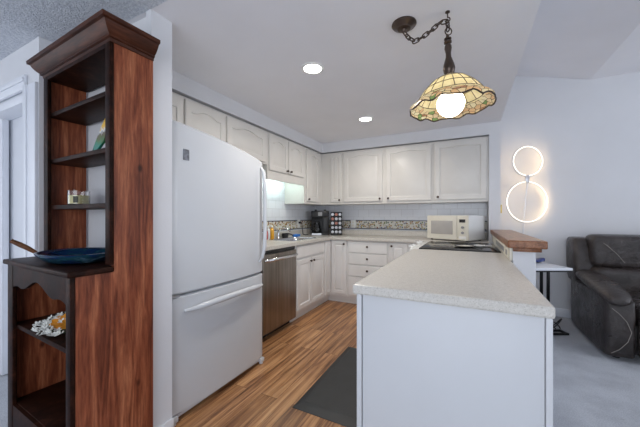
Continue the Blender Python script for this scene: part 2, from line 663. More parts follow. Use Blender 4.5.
# walls out of the picture, with the windows the daylight comes through
rw = MB()
rw.box(-4.2, -1.5, -2.6, -2.5, 0, ZC)
rw.box(1.9, 4.6, -2.6, -2.5, 0, 3.1)
rw.box(-1.5, 1.9, -2.6, -2.5, 0, 0.35)
rw.box(-1.5, 1.9, -2.6, -2.5, 2.25, 3.1)
struct('wall_rear', rw, M['wall'], smooth=0)
wf = MB()
for x in (-1.5, 0.17, 1.84):
    wf.box(x, x + 0.06, -2.58, -2.5, 0.35, 2.25)
for z in (0.35, 2.19):
    wf.box(-1.5, 1.9, -2.58, -2.5, z, z + 0.06)
struct('window_1', wf, M['trimw'], smooth=0)
rr = MB()
rr.box(4.6, 4.7, -2.6, 1.0, 0, 3.1)
rr.box(4.6, 4.7, 3.4, YL, 0, 3.1)
rr.box(4.6, 4.7, 1.0, 3.4, 0, 0.5)
rr.box(4.6, 4.7, 1.0, 3.4, 2.45, 3.1)
struct('wall_right', rr, M['wall'], smooth=0)
wf = MB()
for y in (1.0, 2.17, 3.34):
    wf.box(4.6, 4.68, y, y + 0.06, 0.5, 2.45)
for z in (0.5, 2.39):
    wf.box(4.6, 4.68, 1.0, 3.4, z, z + 0.06)
struct('window_2', wf, M['trimw'], smooth=0)

struct('baseboard_living', B(0.33, 4.6, YL - 0.015, YL, 0, 0.10, bev=0.004), M['trimw'])
struct('baseboard_half', B(0.373, 0.387, 2.22, 3.84, 0, 0.09, bev=0.004), M['trimw'])

# closet casing and its two sliding doors
cs = MB()
cs.box(-2.43, -2.283, 0.762, 0.78, 0, 2.0, bev=0.004)
cs.box(-2.43, -2.385, 0.754, 0.764, 0, 2.0, bev=0.003)
struct('trim_1', cs, M['trimw'])
ch = MB()
ch.box(-3.85, -2.43, 0.762, 0.78, 1.985, 2.075, bev=0.004)
ch.box(-3.85, -2.43, 0.752, 0.764, 2.03, 2.055, bev=0.004)
ch.box(-3.75, -2.43, 0.79, 0.90, 1.93, 2.0, bev=0.004)
struct('trim_2', ch, M['trimw'])
d1 = B(-3.75, -3.10, 0.86, 0.89, 0.01, 1.94, bev=0.004)
d1.box(-3.20, -3.10, 0.852, 0.862, 0.01, 1.94, bev=0.003)
d1.box(-3.30, -3.24, 0.852, 0.862, 0.01, 1.94, bev=0.003)
struct('door_1', d1, M['trimw'])
d2 = B(-3.2, -2.431, 0.905, 0.93, 0.01, 1.94, bev=0.003)
struct('door_2', d2, M['trimw'])

# backsplash
ts = MB()
ts.box(XW, XW + 0.008, 1.95, YW, 0.995, 1.75)
ts.box(XW + 0.008, 0.207, YW - 0.008, YW, 0.995, 1.42)
struct('trim_3', ts, M['tile'], smooth=0)
tb = MB()
tb.box(XW + 0.008, XW + 0.012, 1.95, YW - 0.012, 1.02, 1.13)
tb.box(XW + 0.008, 0.207, YW - 0.012, YW - 0.008, 1.02, 1.13)
struct('trim_4', tb, M['border'], smooth=0)
tl = MB()
for z in (1.008, 1.13):
    tl.box(XW + 0.008, XW + 0.015, 1.95, YW - 0.015, z, z + 0.012)
    tl.box(XW + 0.008, 0.207, YW - 0.015, YW - 0.008, z, z + 0.012)
struct('trim_5', tl, plain('border_liner', (0.07, 0.075, 0.11), 0.3), smooth=0)

# ------------------------------------------------------------------ cabinets
def face_map(face):
    """(u, v, n) of a cabinet front to the world: 'X' fronts look to +X (u = Y), 'Y' fronts look to -Y (u = X)"""
    ax, pos = face
    if ax == 'X':
        return lambda u, v, n: (pos + n, u, v)
    return lambda u, v, n: (u, pos - n, v)


def door_mb(face, u0, u1, v0, v1, arch=0.035, t=0.02, panel=True, fw=0.055):
    P = face_map(face)
    K = 15
    w = u1 - u0

    def loop(ins, n, a):
        a0, a1, b0, b1 = u0 + ins, u1 - ins, v0 + ins, v1 - ins
        L = [P(a0, b0, n), P(a1, b0, n)]
        for k in range(K):
            s = k / (K - 1)
            u = a1 + (a0 - a1) * s
            q = abs(s - 0.5) * 2
            drop = a * (0.5 - 0.5 * math.cos(PI * min(1, max(0, (q - 0.1) / 0.75))))
            L.append(P(u, b1 - drop, n))
        return L
    mb = MB()
    loops = [loop(0, 0, 0), loop(0, t - 0.005, 0), loop(0.005, t, 0)]
    if panel:
        fw = min(fw, w * 0.24)
        loops += [loop(fw, t, arch), loop(fw + 0.004, t - 0.009, arch), loop(fw + 0.012, t - 0.009, arch),
                  loop(fw + min(0.03, w * 0.12), t - 0.001, arch)]
    mb.loft(loops)
    return mb


def knob(face, u, v, n, parent):
    P = face_map(face)
    a, b = Vector(P(u, v, n)), Vector(P(u, v, n + 1))
    d = (b - a).normalized()
    rot = Vector((0, 0, 1)).rotation_difference(d).to_matrix()
    m = MB().lathe([(0.006, 0.0), (0.005, 0.012), (0.013, 0.016), (0.015, 0.022), (0.010, 0.028), (0.001, 0.029)], a, 12, rot)
    return m.build('knob', M['bronze'], parent)


def door(face, u0, u1, v0, v1, parent, mat, kn=None, name='door', **k):
    o = door_mb(face, u0, u1, v0, v1, **k).build(name, mat, parent, smooth=25)
    if kn:
        knob(face, kn[0], kn[1], k.get('t', 0.02), o)
    return o


# wall cabinets, left run (fronts look to +X)
XF = -1.945
FX = ('X', XF)
c = thing('wall_cabinet', 'off-white wall cabinet with arched doors above the refrigerator', 'cabinet', (XW, 1.06, 1.76), 'wall cabinets')
B(XW + 0.001, XF, 1.062, 2.548, 1.76, 2.120).build('body', M['cab'], c, smooth=0)
for y0, y1 in ((1.07, 1.495), (1.51, 1.925), (1.945, 2.50)):
    door(FX, y0, y1, 1.775, 2.10, c, M['cab'], arch=0.032)

c = thing('wall_cabinet', 'short two-door off-white wall cabinet above the sink', 'cabinet', (XW, 2.55, 1.6), 'wall cabinets')
B(XW + 0.009, XF, 2.55, 3.338, 1.70, 2.120).build('body', M['cab'], c, smooth=0)
B(XF - 0.02, XF, 2.55, 3.338, 1.605, 1.70).build('valance', M['cab'], c, smooth=0)
door(FX, 2.568, 2.935, 1.705, 2.10, c, M['cab'], (2.90, 1.735), arch=0.03)
door(FX, 2.945, 3.312, 1.705, 2.10, c, M['cab'], (2.98, 1.735), arch=0.03)

c = thing('wall_cabinet', 'off-white corner wall cabinet with two narrow doors', 'cabinet', (XW, YW, 1.37), 'wall cabinets')
cb = MB()
cb.cells([XW + 0.009, XF, -1.602], [3.34, 3.859, YW - 0.009], lambda x, y: x > XF and y < 3.859, 1.37, 2.120)
cb.build('body', M['cab'], c, smooth=0)
door(FX, 3.385, 3.755, 1.40, 2.10, c, M['cab'], (3.42, 1.43), arch=0.035)
FY = ('Y', 3.859)
door(FY, -1.795, -1.622, 1.40, 2.10, c, M['cab'], (-1.645, 1.43), arch=0.02)

c = thing('wall_cabinet', 'wide two-door off-white wall cabinet left of the cabinet over the microwave', 'cabinet', (-1, YW, 1.37), 'wall cabinets')
B(-1.60, -0.392, 3.859, YW - 0.009, 1.37, 2.120).build('body', M['cab'], c, smooth=0)
door(FY, -1.578, -1.028, 1.40, 2.10, c, M['cab'], (-1.058, 1.435), arch=0.02)
door(FY, -0.975, -0.415, 1.40, 2.10, c, M['cab'], (-0.945, 1.435), arch=0.02)

c = thing('wall_cabinet', 'single-door off-white wall cabinet over the microwave, beside the return wall', 'cabinet', (0, YW, 1.37), 'wall cabinets')
B(-0.39, 0.205, 3.859, YW - 0.009, 1.37, 2.120).build('body', M['cab'], c, smooth=0)
door(FY, -0.37, 0.182, 1.40, 2.10, c, M['cab'], (-0.335, 1.435), arch=0.012)

# base cabinets, left run
BX = ('X', -1.73)
ZT = 0.872
c = thing('base_cabinet', 'two-door off-white base cabinet under the sink, beside the dishwasher', 'cabinet', (XW, 2.78, 0), 'base cabinets')
# hollow under the sink: sides, back, bottom, front frame
sc_ = MB()
sc_.box(XW + 0.001, -1.73, 2.77, 2.788, 0.10, ZT)
sc_.box(XW + 0.001, -1.73, 3.480, 3.498, 0.10, ZT)
sc_.box(XW + 0.001, XW + 0.015, 2.788, 3.480, 0.10, ZT)
sc_.box(XW + 0.015, -1.73, 2.788, 3.480, 0.10, 0.12)
sc_.box(-1.75, -1.73, 2.788, 3.480, 0.12, ZT)
sc_.build('body', M['cabin'], c, smooth=0)
B(XW + 0.3, -1.79, 2.77, 3.498, 0, 0.10).build('toe_kick', M['cabin'], c, smooth=0)
door(BX, 2.79, 3.475, 0.722, 0.862, c, M['cabin'], name='drawer_front', panel=False)
door(BX, 2.79, 3.118, 0.135, 0.70, c, M['cabin'], (3.085, 0.662), arch=0.0, fw=0.05)
door(BX, 3.124, 3.475, 0.135, 0.70, c, M['cabin'], (3.157, 0.662), arch=0.0, fw=0.05)

c = thing('base_cabinet', 'off-white corner base cabinet with two narrow tall doors', 'cabinet', (XW, YW, 0), 'base cabinets')
cb = MB()
cb.cells([XW + 0.001, -1.73, -1.472], [3.5, 3.70, YW - 0.001], lambda x, y: x > -1.73 and y < 3.70, 0.10, ZT)
cb.build('body', M['cabin'], c, smooth=0)
cb = MB()
cb.cells([XW + 0.001, -1.79, -1.472], [3.5, 3.765, YW - 0.001], lambda x, y: x > -1.79 and y < 3.765, 0.0, 0.10)
cb.build('toe_kick', M['cabin'], c, smooth=0)
door(BX, 3.515, 3.675, 0.135, 0.862, c, M['cabin'], arch=0.0, fw=0.04)
BY = ('Y', 3.70)
door(BY, -1.70, -1.482, 0.135, 0.862, c, M['cabin'], (-1.51, 0.822), arch=0.0, fw=0.045)

c = thing('base_cabinet', 'off-white base cabinet of four stacked drawers', 'cabinet', (-1.2, YW, 0), 'base cabinets')
B(-1.47, -0.906, 3.70, YW - 0.001, 0.10, ZT).build('body', M['cabin'], c, smooth=0)
B(-1.47, -0.906, 3.765, YW - 0.001, 0, 0.10).build('toe_kick', M['cabin'], c, smooth=0)
for z0_, z1_ in ((0.712, 0.862), (0.556, 0.700), (0.396, 0.544), (0.135, 0.384)):
    door(BY, -1.442, -0.922, z0_, z1_, c, M['cabin'], (-1.182, (z0_ + z1_) / 2 + 0.01), name='drawer', panel=False)

c = thing('base_cabinet', 'narrow off-white base cabinet right of the drawers, reaching behind the range', 'cabinet', (-0.7, YW, 0), 'base cabinets')
cb = MB()
cb.cells([-0.904, -0.44, 0.205], [3.49, 3.70, YW - 0.001], lambda x, y: x < -0.44 and y < 3.70, 0.10, ZT)
cb.build('body', M['cabin'], c, smooth=0)
cb = MB()
cb.cells([-0.904, -0.40, 0.20], [3.53, 3.765, YW - 0.001], lambda x, y: x < -0.40 and y < 3.765, 0.0, 0.10)
cb.build('toe_kick', M['cabin'], c, smooth=0)
door(BY, -0.886, -0.67, 0.135, 0.862, c, M['cabin'], (-0.862, 0.822), arch=0.0, fw=0.045)

# L-shaped worktop with the hole for the sink, and its raised lip at the wall
wt = thing('worktop', 'long beige speckled L-shaped worktop along the kitchen walls', 'worktop', (XW, YW, 0.875))
cm = MB()
SX0, SX1, SY0, SY1 = -2.13, -1.80, 2.83, 3.40
cm.cells([XW + 0.001, SX0, SX1, -1.69, -0.455, 0.206], [1.96, SY0, SY1, 3.49, 3.656, YW - 0.001],
         lambda x, y: (SX0 < x < SX1 and SY0 < y < SY1) or (x > -1.69 and y < 3.656 and not (x > -0.455 and y > 3.49)), 0.875, 0.914)
cm.build('top', M['counter'], wt, smooth=0, bevel=0.006)
cm = MB()
cm.cells([XW + 0.009, XW + 0.03, 0.206], [1.96, YW - 0.030, YW - 0.009], lambda x, y: x > XW + 0.03 and y < YW - 0.03, 0.914, 0.995)
cm.build('upstand', M['counter'], wt, smooth=0, bevel=0.004)

# peninsula: cabinet with the plain end panel, and its worktop
pn = thing('peninsula_cabinet', 'peninsula base cabinet with plain pale blue-grey end panel facing the room', 'cabinet', (-0.1, 1.2, 0))
B(-0.418, 0.236, 1.192, 2.672, 0.09, ZT).build('body', M['panel'], pn, smooth=0)
B(-0.36, 0.236, 1.192, 2.672, 0, 0.09).build('toe_kick', M['panel'], pn, smooth=0)
B(-0.400, 0.222, 1.182, 1.193, 0.0, ZT, bev=0.002).build('end_panel', M['panel'], pn)
for x0, x1 in ((-0.426, -0.404), (0.224, 0.243)):
    B(x0, x1, 1.176, 1.20, 0.0, ZT, bev=0.003).build('corner_trim', M['panel'], pn)
PX = ('X', -0.418)
for y0, y1 in ((1.22, 1.93), (1.94, 2.655)):
    P_ = lambda u, v, n: None
    m = MB().box(-0.437, -0.418, y0, y1, 0.12, 0.68, bev=0.004)
    dd = m.build('door', M['panel'], pn)
    m = MB().box(-0.437, -0.418, y0, y1, 0.70, 0.86, bev=0.004)
    dd = m.build('drawer', M['panel'], pn)
pt = B(-0.4392, 0.2467, 1.158, 2.672, 0.873, 0.914).build('worktop', M['counter'], None, smooth=0, bevel=0.009, loc=(-0.1, 1.9, 0.873))
tag(pt, 'beige speckled peninsula worktop in the foreground with rounded front edge', 'worktop')

# ------------------------------------------------------------------ range in the peninsula
rg = thing('range', 'built-in range with black glass cooktop between peninsula and back worktop', 'stove', (-0.13, 3.08, 0))
B(-0.43, 0.235, 2.676, 3.486, 0.02, 0.905).build('body', M['whitep'], rg, smooth=0)
B(-0.392, 0.228, 2.69, 3.47, 0.9055, 0.921, bev=0.004).build('cooktop', M['cooktop'], rg)
B(-0.475, -0.431, 2.69, 3.47, 0.70, 0.908, bev=0.008).build('control_panel', M['whitep'], rg)
for y in (2.80, 2.95, 3.21, 3.36):
    rot = Vector((0, 0, 1)).rotation_difference(Vector((-0.75, 0, 0.66))).to_matrix()
    MB().lathe([(0.024, 0), (0.024, 0.006), (0.017, 0.010), (0.015, 0.03), (0.001, 0.031)], (-0.468, y, 0.905), 14, rot).build('knob', M['whitep'], rg)
B(-0.474, -0.431, 2.69, 3.47, 0.16, 0.695, bev=0.006).build('oven_door', M['whitep'], rg)
MB().tube([(-0.474, 2.76, 0.64), (-0.51, 2.76, 0.645), (-0.51, 3.40, 0.645), (-0.474, 3.40, 0.64)], 0.011, 10).build('oven_handle', M['whitep'], rg)
for x, y, r in ((-0.24, 2.9, 0.09), (-0.24, 3.27, 0.075), (0.05, 2.9, 0.075), (0.05, 3.27, 0.09)):
    ringm = MB()
    ringm.lathe([(r, 0.9212), (r, 0.9218), (r - 0.004, 0.9218), (r - 0.004, 0.9212)], (x, y, 0), 40, None, False, False)
    ringm.build('burner_ring', M['grey'], rg)

# items lying on the cooktop
sr = thing('small_plate', 'small round cream plate with dark rim lying on the black cooktop', 'plate', (-0.03, 2.93, 0.9225))
MB().lathe([(0.05, 0.9225), (0.082, 0.930), (0.090, 0.936), (0.088, 0.938), (0.076, 0.9325)], (-0.03, 2.93, 0), 36, None, False, False).build('rim', M['black'], sr)
MB().lathe([(0.001, 0.9225), (0.05, 0.9225), (0.076, 0.930), (0.074, 0.9325), (0.05, 0.926), (0.001, 0.926)], (-0.03, 2.93, 0), 36, None, False, False).build('well', M['cream'], sr)
so = MB()
so.lathe([(0.001, 0.9225), (0.03, 0.9235), (0.042, 0.931), (0.046, 0.940), (0.043, 0.940), (0.028, 0.928), (0.001, 0.926)], (0.085, 2.98, 0), 20, None, False, False)
so.tube([(0.125, 2.99, 0.935), (0.15, 3.01, 0.933), (0.185, 3.04, 0.931)], [0.010, 0.008, 0.008], 8)
tag(so.build('spoon_rest', M['whitep'], None, loc=(0.085, 2.98, 0.9225)), 'small white ladle-shaped spoon rest on the cooktop beside the round plate', 'spoon rest')

# bar ledge on the half wall
ld = B(0.222, 0.425, 2.178, 3.838, 1.001, 1.049).build('bar_ledge', M['ledge'], None, smooth=0, bevel=0.006, loc=(0.32, 3.0, 1.001))
tag(ld, 'reddish-brown wooden bar ledge capping the half wall', 'ledge')
bl = B(0.252, 0.40, 2.20, 2.2195, 0.978, 1.001, bev=0.003).build('cleat', M['ledge'], ld)
op = thing('ledge_panel', 'cream panel with grey recessed insets on kitchen side of the half wall', 'panel', (0.24, 3.0, 0.915))
B(0.236, 0.2515, 2.225, 3.83, 0.915, 0.999, bev=0.003).build('board', M['cream'], op)
for y0, y1 in ((2.50, 3.25),):
    B(0.2325, 0.2365, y0, y1, 0.930, 0.985, bev=0.002).build('inset_frame', M['cream'], op)
    B(0.2315, 0.2330, y0 + 0.02, y1 - 0.02, 0.938, 0.977).build('inset', M['grey'], op, smooth=0)
ol = thing('outlet', 'cream electrical outlet plate near the front end of the half wall panel', 'outlet', (0.234, 2.35, 0.93))
B(0.2305, 0.2355, 2.27, 2.42, 0.922, 0.992, bev=0.002).build('plate', M['cream'], ol)
for y in (2.31, 2.365):
    B(0.2290, 0.2305, y, y + 0.03, 0.94, 0.975).build('socket', M['grey'], ol, smooth=0)

# ------------------------------------------------------------------ refrigerator
FR0, FR1 = 1.075, 1.93
fr = thing('refrigerator', 'tall white bottom-freezer refrigerator between stub wall and dishwasher', 'refrigerator', (-1.8, 1.49, 0))
B(XW + 0.04, -1.60, FR0 + 0.01, FR1 - 0.01, 0.03, 1.68, bev=0.008).build('cabinet', M['white'], fr)


def fx(y):                      # bowed door front, seen from above
    s = (y - (FR0 + FR1) / 2) / ((FR1 - FR0) / 2)
    return -1.512 + 0.030 * (1 - s * s) - 0.012 * max(0, abs(s) - 0.94) / 0.06


def fridge_door(z0, ztop, name):
    mb = MB()
    N = 28
    ys = [FR0 + (FR1 - FR0) * i / N for i in range(N + 1)]
    loops = []
    zs = [0.0, 0.012, 0.5, 0.988, 1.0]
    ins = [0.014, 0.0, 0.0, 0.0, 0.014]
    for s, q in zip(zs, ins):
        L = []
        for y in ys:
            L.append((fx(y) - q, y, z0 + (ztop(y) - z0) * s))
        for y in reversed(ys):
            L.append((-1.596, y, z0 + (ztop(y) - z0) * s))
        loops.append(L)
    mb.loft(loops)
    return mb.build(name, M['white'], fr, smooth=40)


def ztop(y):
    s = (y - FR0) / (FR1 - FR0)
    return 1.763 - 0.092 * s - 0.023 * s ** 3


ud = fridge_door(0.742, ztop, 'upper_door')
lo = fridge_door(0.045, lambda y: 0.732, 'freezer_door')
# upper handle, hugging the right edge
hp = [(fx(1.89) + 0.002, 1.89, 1.60), (fx(1.89) + 0.03, 1.89, 1.55), (fx(1.89) + 0.042, 1.89, 1.42), (fx(1.89) + 0.044, 1.89, 1.15),
      (fx(1.89) + 0.042, 1.885, 0.96), (fx(1.875) + 0.028, 1.872, 0.87), (fx(1.865) + 0.002, 1.862, 0.83)]
MB().tube(hp, [0.009, 0.014, 0.016, 0.016, 0.016, 0.013, 0.008], 10).build('handle', M['white'], ud, smooth=60)
hp = []
for i in range(13):
    s = i / 12
    y = 1.165 + (1.905 - 1.165) * s
    hp.append((fx(y) + 0.004 + 0.036 * math.sin(PI * s) ** 0.6, y, 0.640 + 0.020 * math.sin(PI * s)))
MB().tube(hp, [0.009, 0.015] + [0.020] * 9 + [0.015, 0.009], 10).build('handle', M['white'], lo, smooth=60)
# badge: small grey square with a lighter lower half
bd = B(fx(1.18) - 0.002, fx(1.18) + 0.003, 1.162, 1.20, 1.535, 1.60).build('badge', plain('badge_grey', (0.22, 0.23, 0.26), 0.3, 0.5, var=0.5, scale=40), ud, smooth=0)
B(-1.60, -1.515, FR0 + 0.015, FR1 - 0.02, 0.022, 0.042, bev=0.003).build('base_grille', M['white'], fr)
for y in (1.105, 1.90):
    MB().lathe([(0.016, 0.0), (0.016, 0.012), (0.009, 0.014), (0.009, 0.04)], (-1.513, y, 0), 12).build('foot', M['white'], fr)
    B(-1.535, -1.495, y - 0.022, y + 0.022, 0.012, 0.045, bev=0.004).build('hinge_cover', M['white'], fr)
B(-1.56, fx(1.12) + 0.004, 1.080, 1.14, 0.7325, 0.7415).build('middle_hinge', M['grey'], fr, smooth=0)

# ------------------------------------------------------------------ dishwasher
dw = thing('dishwasher', 'stainless steel dishwasher under the worktop', 'dishwasher', (-1.9, 2.47, 0))
B(XW + 0.05, -1.745, 2.185, 2.768, 0.08, 0.868).build('tub', M['black'], dw, smooth=0)
B(-1.745, -1.712, 2.18, 2.768, 0.075, 0.832, bev=0.006).build('door', M['steel'], dw)
B(-1.748, -1.73, 2.18, 2.768, 0.834, 0.868).build('control_strip', M['black'], dw, smooth=0)
MB().tube([(-1.712, 2.215, 0.775), (-1.675, 2.235, 0.778), (-1.667, 2.47, 0.780), (-1.675, 2.72, 0.782), (-1.712, 2.74, 0.780)], 0.016, 10).build('handle', M['chrome'], dw, smooth=60)
B(XW + 0.1, -1.80, 2.20, 2.765, 0.0, 0.078).build('toe_kick', M['black'], dw, smooth=0)

# ------------------------------------------------------------------ sink, faucet, things around it
sk = thing('sink', 'stainless steel kitchen sink set in the worktop', 'sink', (-1.96, 3.1, 0.76))
sm_ = MB()
def rr_loop(x0, x1, y0, y1, r, z, n=5):
    L = []
    for cx, cy, a0 in ((x1 - r, y1 - r, 0), (x0 + r, y1 - r, 90), (x0 + r, y0 + r, 180), (x1 - r, y0 + r, 270)):
        for k in range(n + 1):
            a = math.radians(a0 + 90 * k / n)
            L.append((cx + r * math.cos(a), cy + r * math.sin(a), z))
    return L
sm_.loft([rr_loop(SX0 - 0.02, SX1 + 0.02, SY0 - 0.02, SY1 + 0.02, 0.05, 0.9145), rr_loop(SX0 - 0.018, SX1 + 0.018, SY0 - 0.018, SY1 + 0.018, 0.05, 0.9185),
          rr_loop(SX0 + 0.008, SX1 - 0.008, SY0 + 0.008, SY1 - 0.008, 0.05, 0.9165), rr_loop(SX0 + 0.015, SX1 - 0.015, SY0 + 0.015, SY1 - 0.015, 0.05, 0.90),
          rr_loop(SX0 + 0.03, SX1 - 0.03, SY0 + 0.03, SY1 - 0.03, 0.05, 0.77), rr_loop(SX0 + 0.06, SX1 - 0.06, SY0 + 0.06, SY1 - 0.06, 0.04, 0.76)], False, True)
sm_.build('basin', M['chrome'], sk)
MB().lathe([(0.035, 0.7605), (0.033, 0.764), (0.001, 0.762)], (-1.965, 3.115, 0), 18, None, False, False).build('drain', M['steel'], sk)
fa = thing('faucet', 'chrome single-spout kitchen faucet behind the sink', 'faucet', (-2.19, 3.10, 0.915))
MB().lathe([(0.028, 0.915), (0.026, 0.93), (0.018, 0.94), (0.017, 0.99), (0.014, 1.0), (0.001, 1.002)], (-2.19, 3.10, 0), 18).build('body', M['chrome'], fa)
MB().tube([(-2.19, 3.10, 0.98), (-2.17, 3.10, 1.02), (-2.12, 3.10, 1.045), (-2.05, 3.10, 1.04), (-2.01, 3.10, 1.01)], 0.011, 10).build('spout', M['chrome'], fa, smooth=60)
MB().tube([(-2.19, 3.10, 1.0), (-2.20, 3.07, 1.035), (-2.205, 3.03, 1.06)], [0.008, 0.007, 0.006], 8).build('lever', M['chrome'], fa, smooth=60)


def bottle(name, label, x, y, z, r, h, mat, capmat):
    t = thing(name, label, 'bottle', (x, y, z), 'bottles by the sink')
    MB().lathe([(r * .85, 0), (r, 0.006), (r, h * 0.62), (r * 0.75, h * 0.74), (r * 0.4, h * 0.82), (r * 0.4, h * 0.86)], (x, y, z), 18).build('body', mat, t, smooth=50)
    MB().lathe([(r * .5, h * .86), (r * .5, h * .95), (r * .25, h), (0.001, h)], (x, y, z), 14).build('cap', capmat, t)
    return t


bottle('soap_bottle', 'orange-yellow dish soap bottle with white cap behind the sink', -2.19, 2.965, 0.915, 0.028, 0.17, plain('orange_soap', (0.72, 0.36, 0.03), 0.15), M['whitep'])
bottle('soap_bottle', 'red bottle on the worktop behind the sink, nearest the refrigerator', -2.19, 2.835, 0.915, 0.027, 0.15, plain('red_bottle', (0.55, 0.03, 0.02), 0.25), M['whitep'])
bottle('soap_bottle', 'clear slim bottle standing between the red and orange bottles', -2.195, 2.90, 0.915, 0.022, 0.17, plain('pale_bottle', (0.65, 0.68, 0.70), 0.15), M['whitep'])
br = thing('dish_brush', 'black dish brush lying at the back edge of the sink', 'brush', (-2.17, 3.28, 0.915))
B(-2.20, -2.155, 3.19, 3.29, 0.93, 0.975, bev=0.008).build('head', M['black'], br)
B(-2.195, -2.16, 3.195, 3.285, 0.915, 0.93).build('bristles', M['black'], br, smooth=0)
MB().tube([(-2.178, 3.28, 0.965), (-2.175, 3.36, 0.955), (-2.17, 3.42, 0.935)], [0.010, 0.008, 0.008], 8).build('handle', M['black'], br)
sp = B(-2.20, -2.13, 3.45, 3.56, 0.915, 0.945, bev=0.006).build('sponge', plain('blue_sponge', (0.04, 0.20, 0.62), 0.9, bump=0.4, bscale=200), None, loc=(-2.165, 3.5, 0.915))
tag(sp, 'bright blue sponge on the worktop right of the sink', 'sponge')

# tube light under the short cabinet
ul = thing('under_cabinet_light', 'glowing white tube light under the short cabinet above the sink', 'light', (-2.12, 3.0, 1.66))
B(-2.17, -2.07, 2.78, 3.26, 1.685, 1.6995).build('housing', M['whitep'], ul, smooth=0)
MB().tube([(-2.12, 2.80, 1.671), (-2.12, 3.24, 1.671)], 0.013, 12).build('tube', M['tubeglow'], ul)

# ------------------------------------------------------------------ coffee corner
def rotz(a, c):
    return Matrix.Translation(Vector(c)) @ Matrix.Rotation(a, 4, 'Z')


cz = 0.9145
T = rotz(0.45, (-2.035, 3.99, cz))
cm = thing('coffee_maker', 'black drip coffee maker with glass carafe in the worktop corner', 'coffee maker', (-2.035, 3.99, cz))
B(-0.135, 0.135, -0.10, 0.10, 0.0, 0.03, bev=0.008).xf(T).build('base', M['black'], cm)
B(-0.125, 0.02, -0.105, -0.099, 0.004, 0.026).xf(T).build('base_strip', M['silver'], cm, smooth=0)
B(-0.135, 0.135, 0.03, 0.10, 0.03, 0.27, bev=0.008).xf(T).build('tower', M['black'], cm)
B(0.035, 0.135, -0.095, 0.035, 0.03, 0.27, bev=0.01).xf(T).build('reservoir', M['black'], cm)
B(-0.135, 0.135, -0.10, 0.10, 0.27, 0.365, bev=0.012).xf(T).build('brew_head', M['black'], cm)
MB().lathe([(0.001, 0.034), (0.05, 0.034), (0.062, 0.05), (0.062, 0.12), (0.045, 0.17), (0.046, 0.19)], (-0.05, -0.035, 0), 22, None, False, False).xf(T).build('carafe', glass('carafe_glass', (0.25, 0.25, 0.27)), cm)
MB().lathe([(0.048, 0.19), (0.05, 0.205), (0.02, 0.215), (0.001, 0.216)], (-0.05, -0.035, 0), 20).xf(T).build('carafe_lid', M['black'], cm)
MB().tube([(-0.10, -0.06, 0.18), (-0.135, -0.085, 0.17), (-0.14, -0.09, 0.09), (-0.105, -0.065, 0.06)], 0.008, 8).xf(T).build('carafe_handle', M['black'], cm)
for x in (-0.07, 0.07):
    MB().lathe([(0.02, 0.365), (0.018, 0.385), (0.001, 0.388)], (x, 0.0, 0), 14).xf(T).build('lid_button', M['black'], cm)
B(-0.03, 0.03, -0.104, -0.099, 0.29, 0.345).xf(T).build('display', M['grey'], cm, smooth=0)

T2 = rotz(0.42, (-1.765, 3.99, cz)) @ Matrix.Diagonal((0.9, 0.9, 1, 1))
pr = thing('pod_rack', 'black metal rack of coffee pods beside the coffee maker', 'rack', (-1.75, 3.98, cz))
B(-0.095, 0.095, -0.05, 0.08, 0.0, 0.02, bev=0.004).xf(T2).build('base', M['blackm'], pr)
B(-0.095, 0.095, 0.0, 0.02, 0.02, 0.345, bev=0.003).xf(T2).build('back_plate', M['blackm'], pr)
for x in (-0.095, -0.034, 0.028, 0.089):
    B(x, x + 0.006, -0.045, 0.0, 0.02, 0.345).xf(T2).build('upright', M['blackm'], pr, smooth=0)
for k in range(6):
    z = 0.02 + k * 0.0645
    B(-0.095, 0.095, -0.045, 0.0, z, z + 0.004).xf(T2).build('shelf', M['blackm'], pr, smooth=0)
pod0 = {}
silver_lid = plain('pod_lid_silver', (0.46, 0.47, 0.50), 0.35, 0.1)
red_lid = plain('pod_lid_red', (0.36, 0.14, 0.10), 0.4)
for k in range(5):
    for j in range(3):
        kind = 'red' if (k, j) in ((3, 0), (2, 1), (4, 1)) else 'silver'
        p = T2 @ Vector((-0.0615 + 0.0615 * j, -0.028, 0.0265 + 0.0645 * k + 0.026))
        if kind not in pod0:
            t = thing('coffee_pod', kind + '-lidded coffee pod held in the black pod rack', 'coffee pod', p, kind + '-lidded coffee pods')
            R = rotz(0.42, p) @ Matrix.Rotation(PI / 2, 4, 'X')
            MB().lathe([(0.016, -0.022), (0.020, 0.014)], (0, 0, 0), 16).xf(R).build('cup', M['whitep'], t)
            MB().lathe([(0.0215, 0.014), (0.0215, 0.017), (0.001, 0.0172)], (0, 0, 0), 16).xf(R).build('lid', silver_lid if kind == 'silver' else red_lid, t)
            pod0[kind] = t
        else:
            dup(pod0[kind], p)
co = thing('outlet', 'white electrical outlet with coffee maker plug on left tiled wall', 'outlet', (XW + 0.013, 3.70, 1.08))
B(XW + 0.0155, XW + 0.02, 3.66, 3.74, 1.03, 1.15, bev=0.002).build('plate', M['whitep'], co)
B(XW + 0.02, XW + 0.05, 3.68, 3.72, 1.09, 1.12, bev=0.004).build('plug', M['black'], co)
MB().tube([(XW + 0.05, 3.70, 1.105), (XW + 0.08, 3.68, 1.09), (XW + 0.09, 3.68, 1.0), (XW + 0.09, 3.70, 0.935), (XW + 0.09, 3.76, 0.921), (XW + 0.09, 3.85, 0.921)], 0.006, 8).build('cord', M['black'], co, smooth=60)
ow = thing('outlet', 'white electrical outlet in the fruit tile border on the back wall', 'outlet', (-1.58, YW - 0.02, 1.02))
B(-1.615, -1.535, YW - 0.02, YW - 0.0155, 1.02, 1.14, bev=0.002).build('plate', M['whitep'], ow)
for z in (1.045, 1.09):
    B(-1.592, -1.558, YW - 0.0215, YW - 0.02, z, z + 0.028).build('socket', M['cream'], ow, smooth=0)

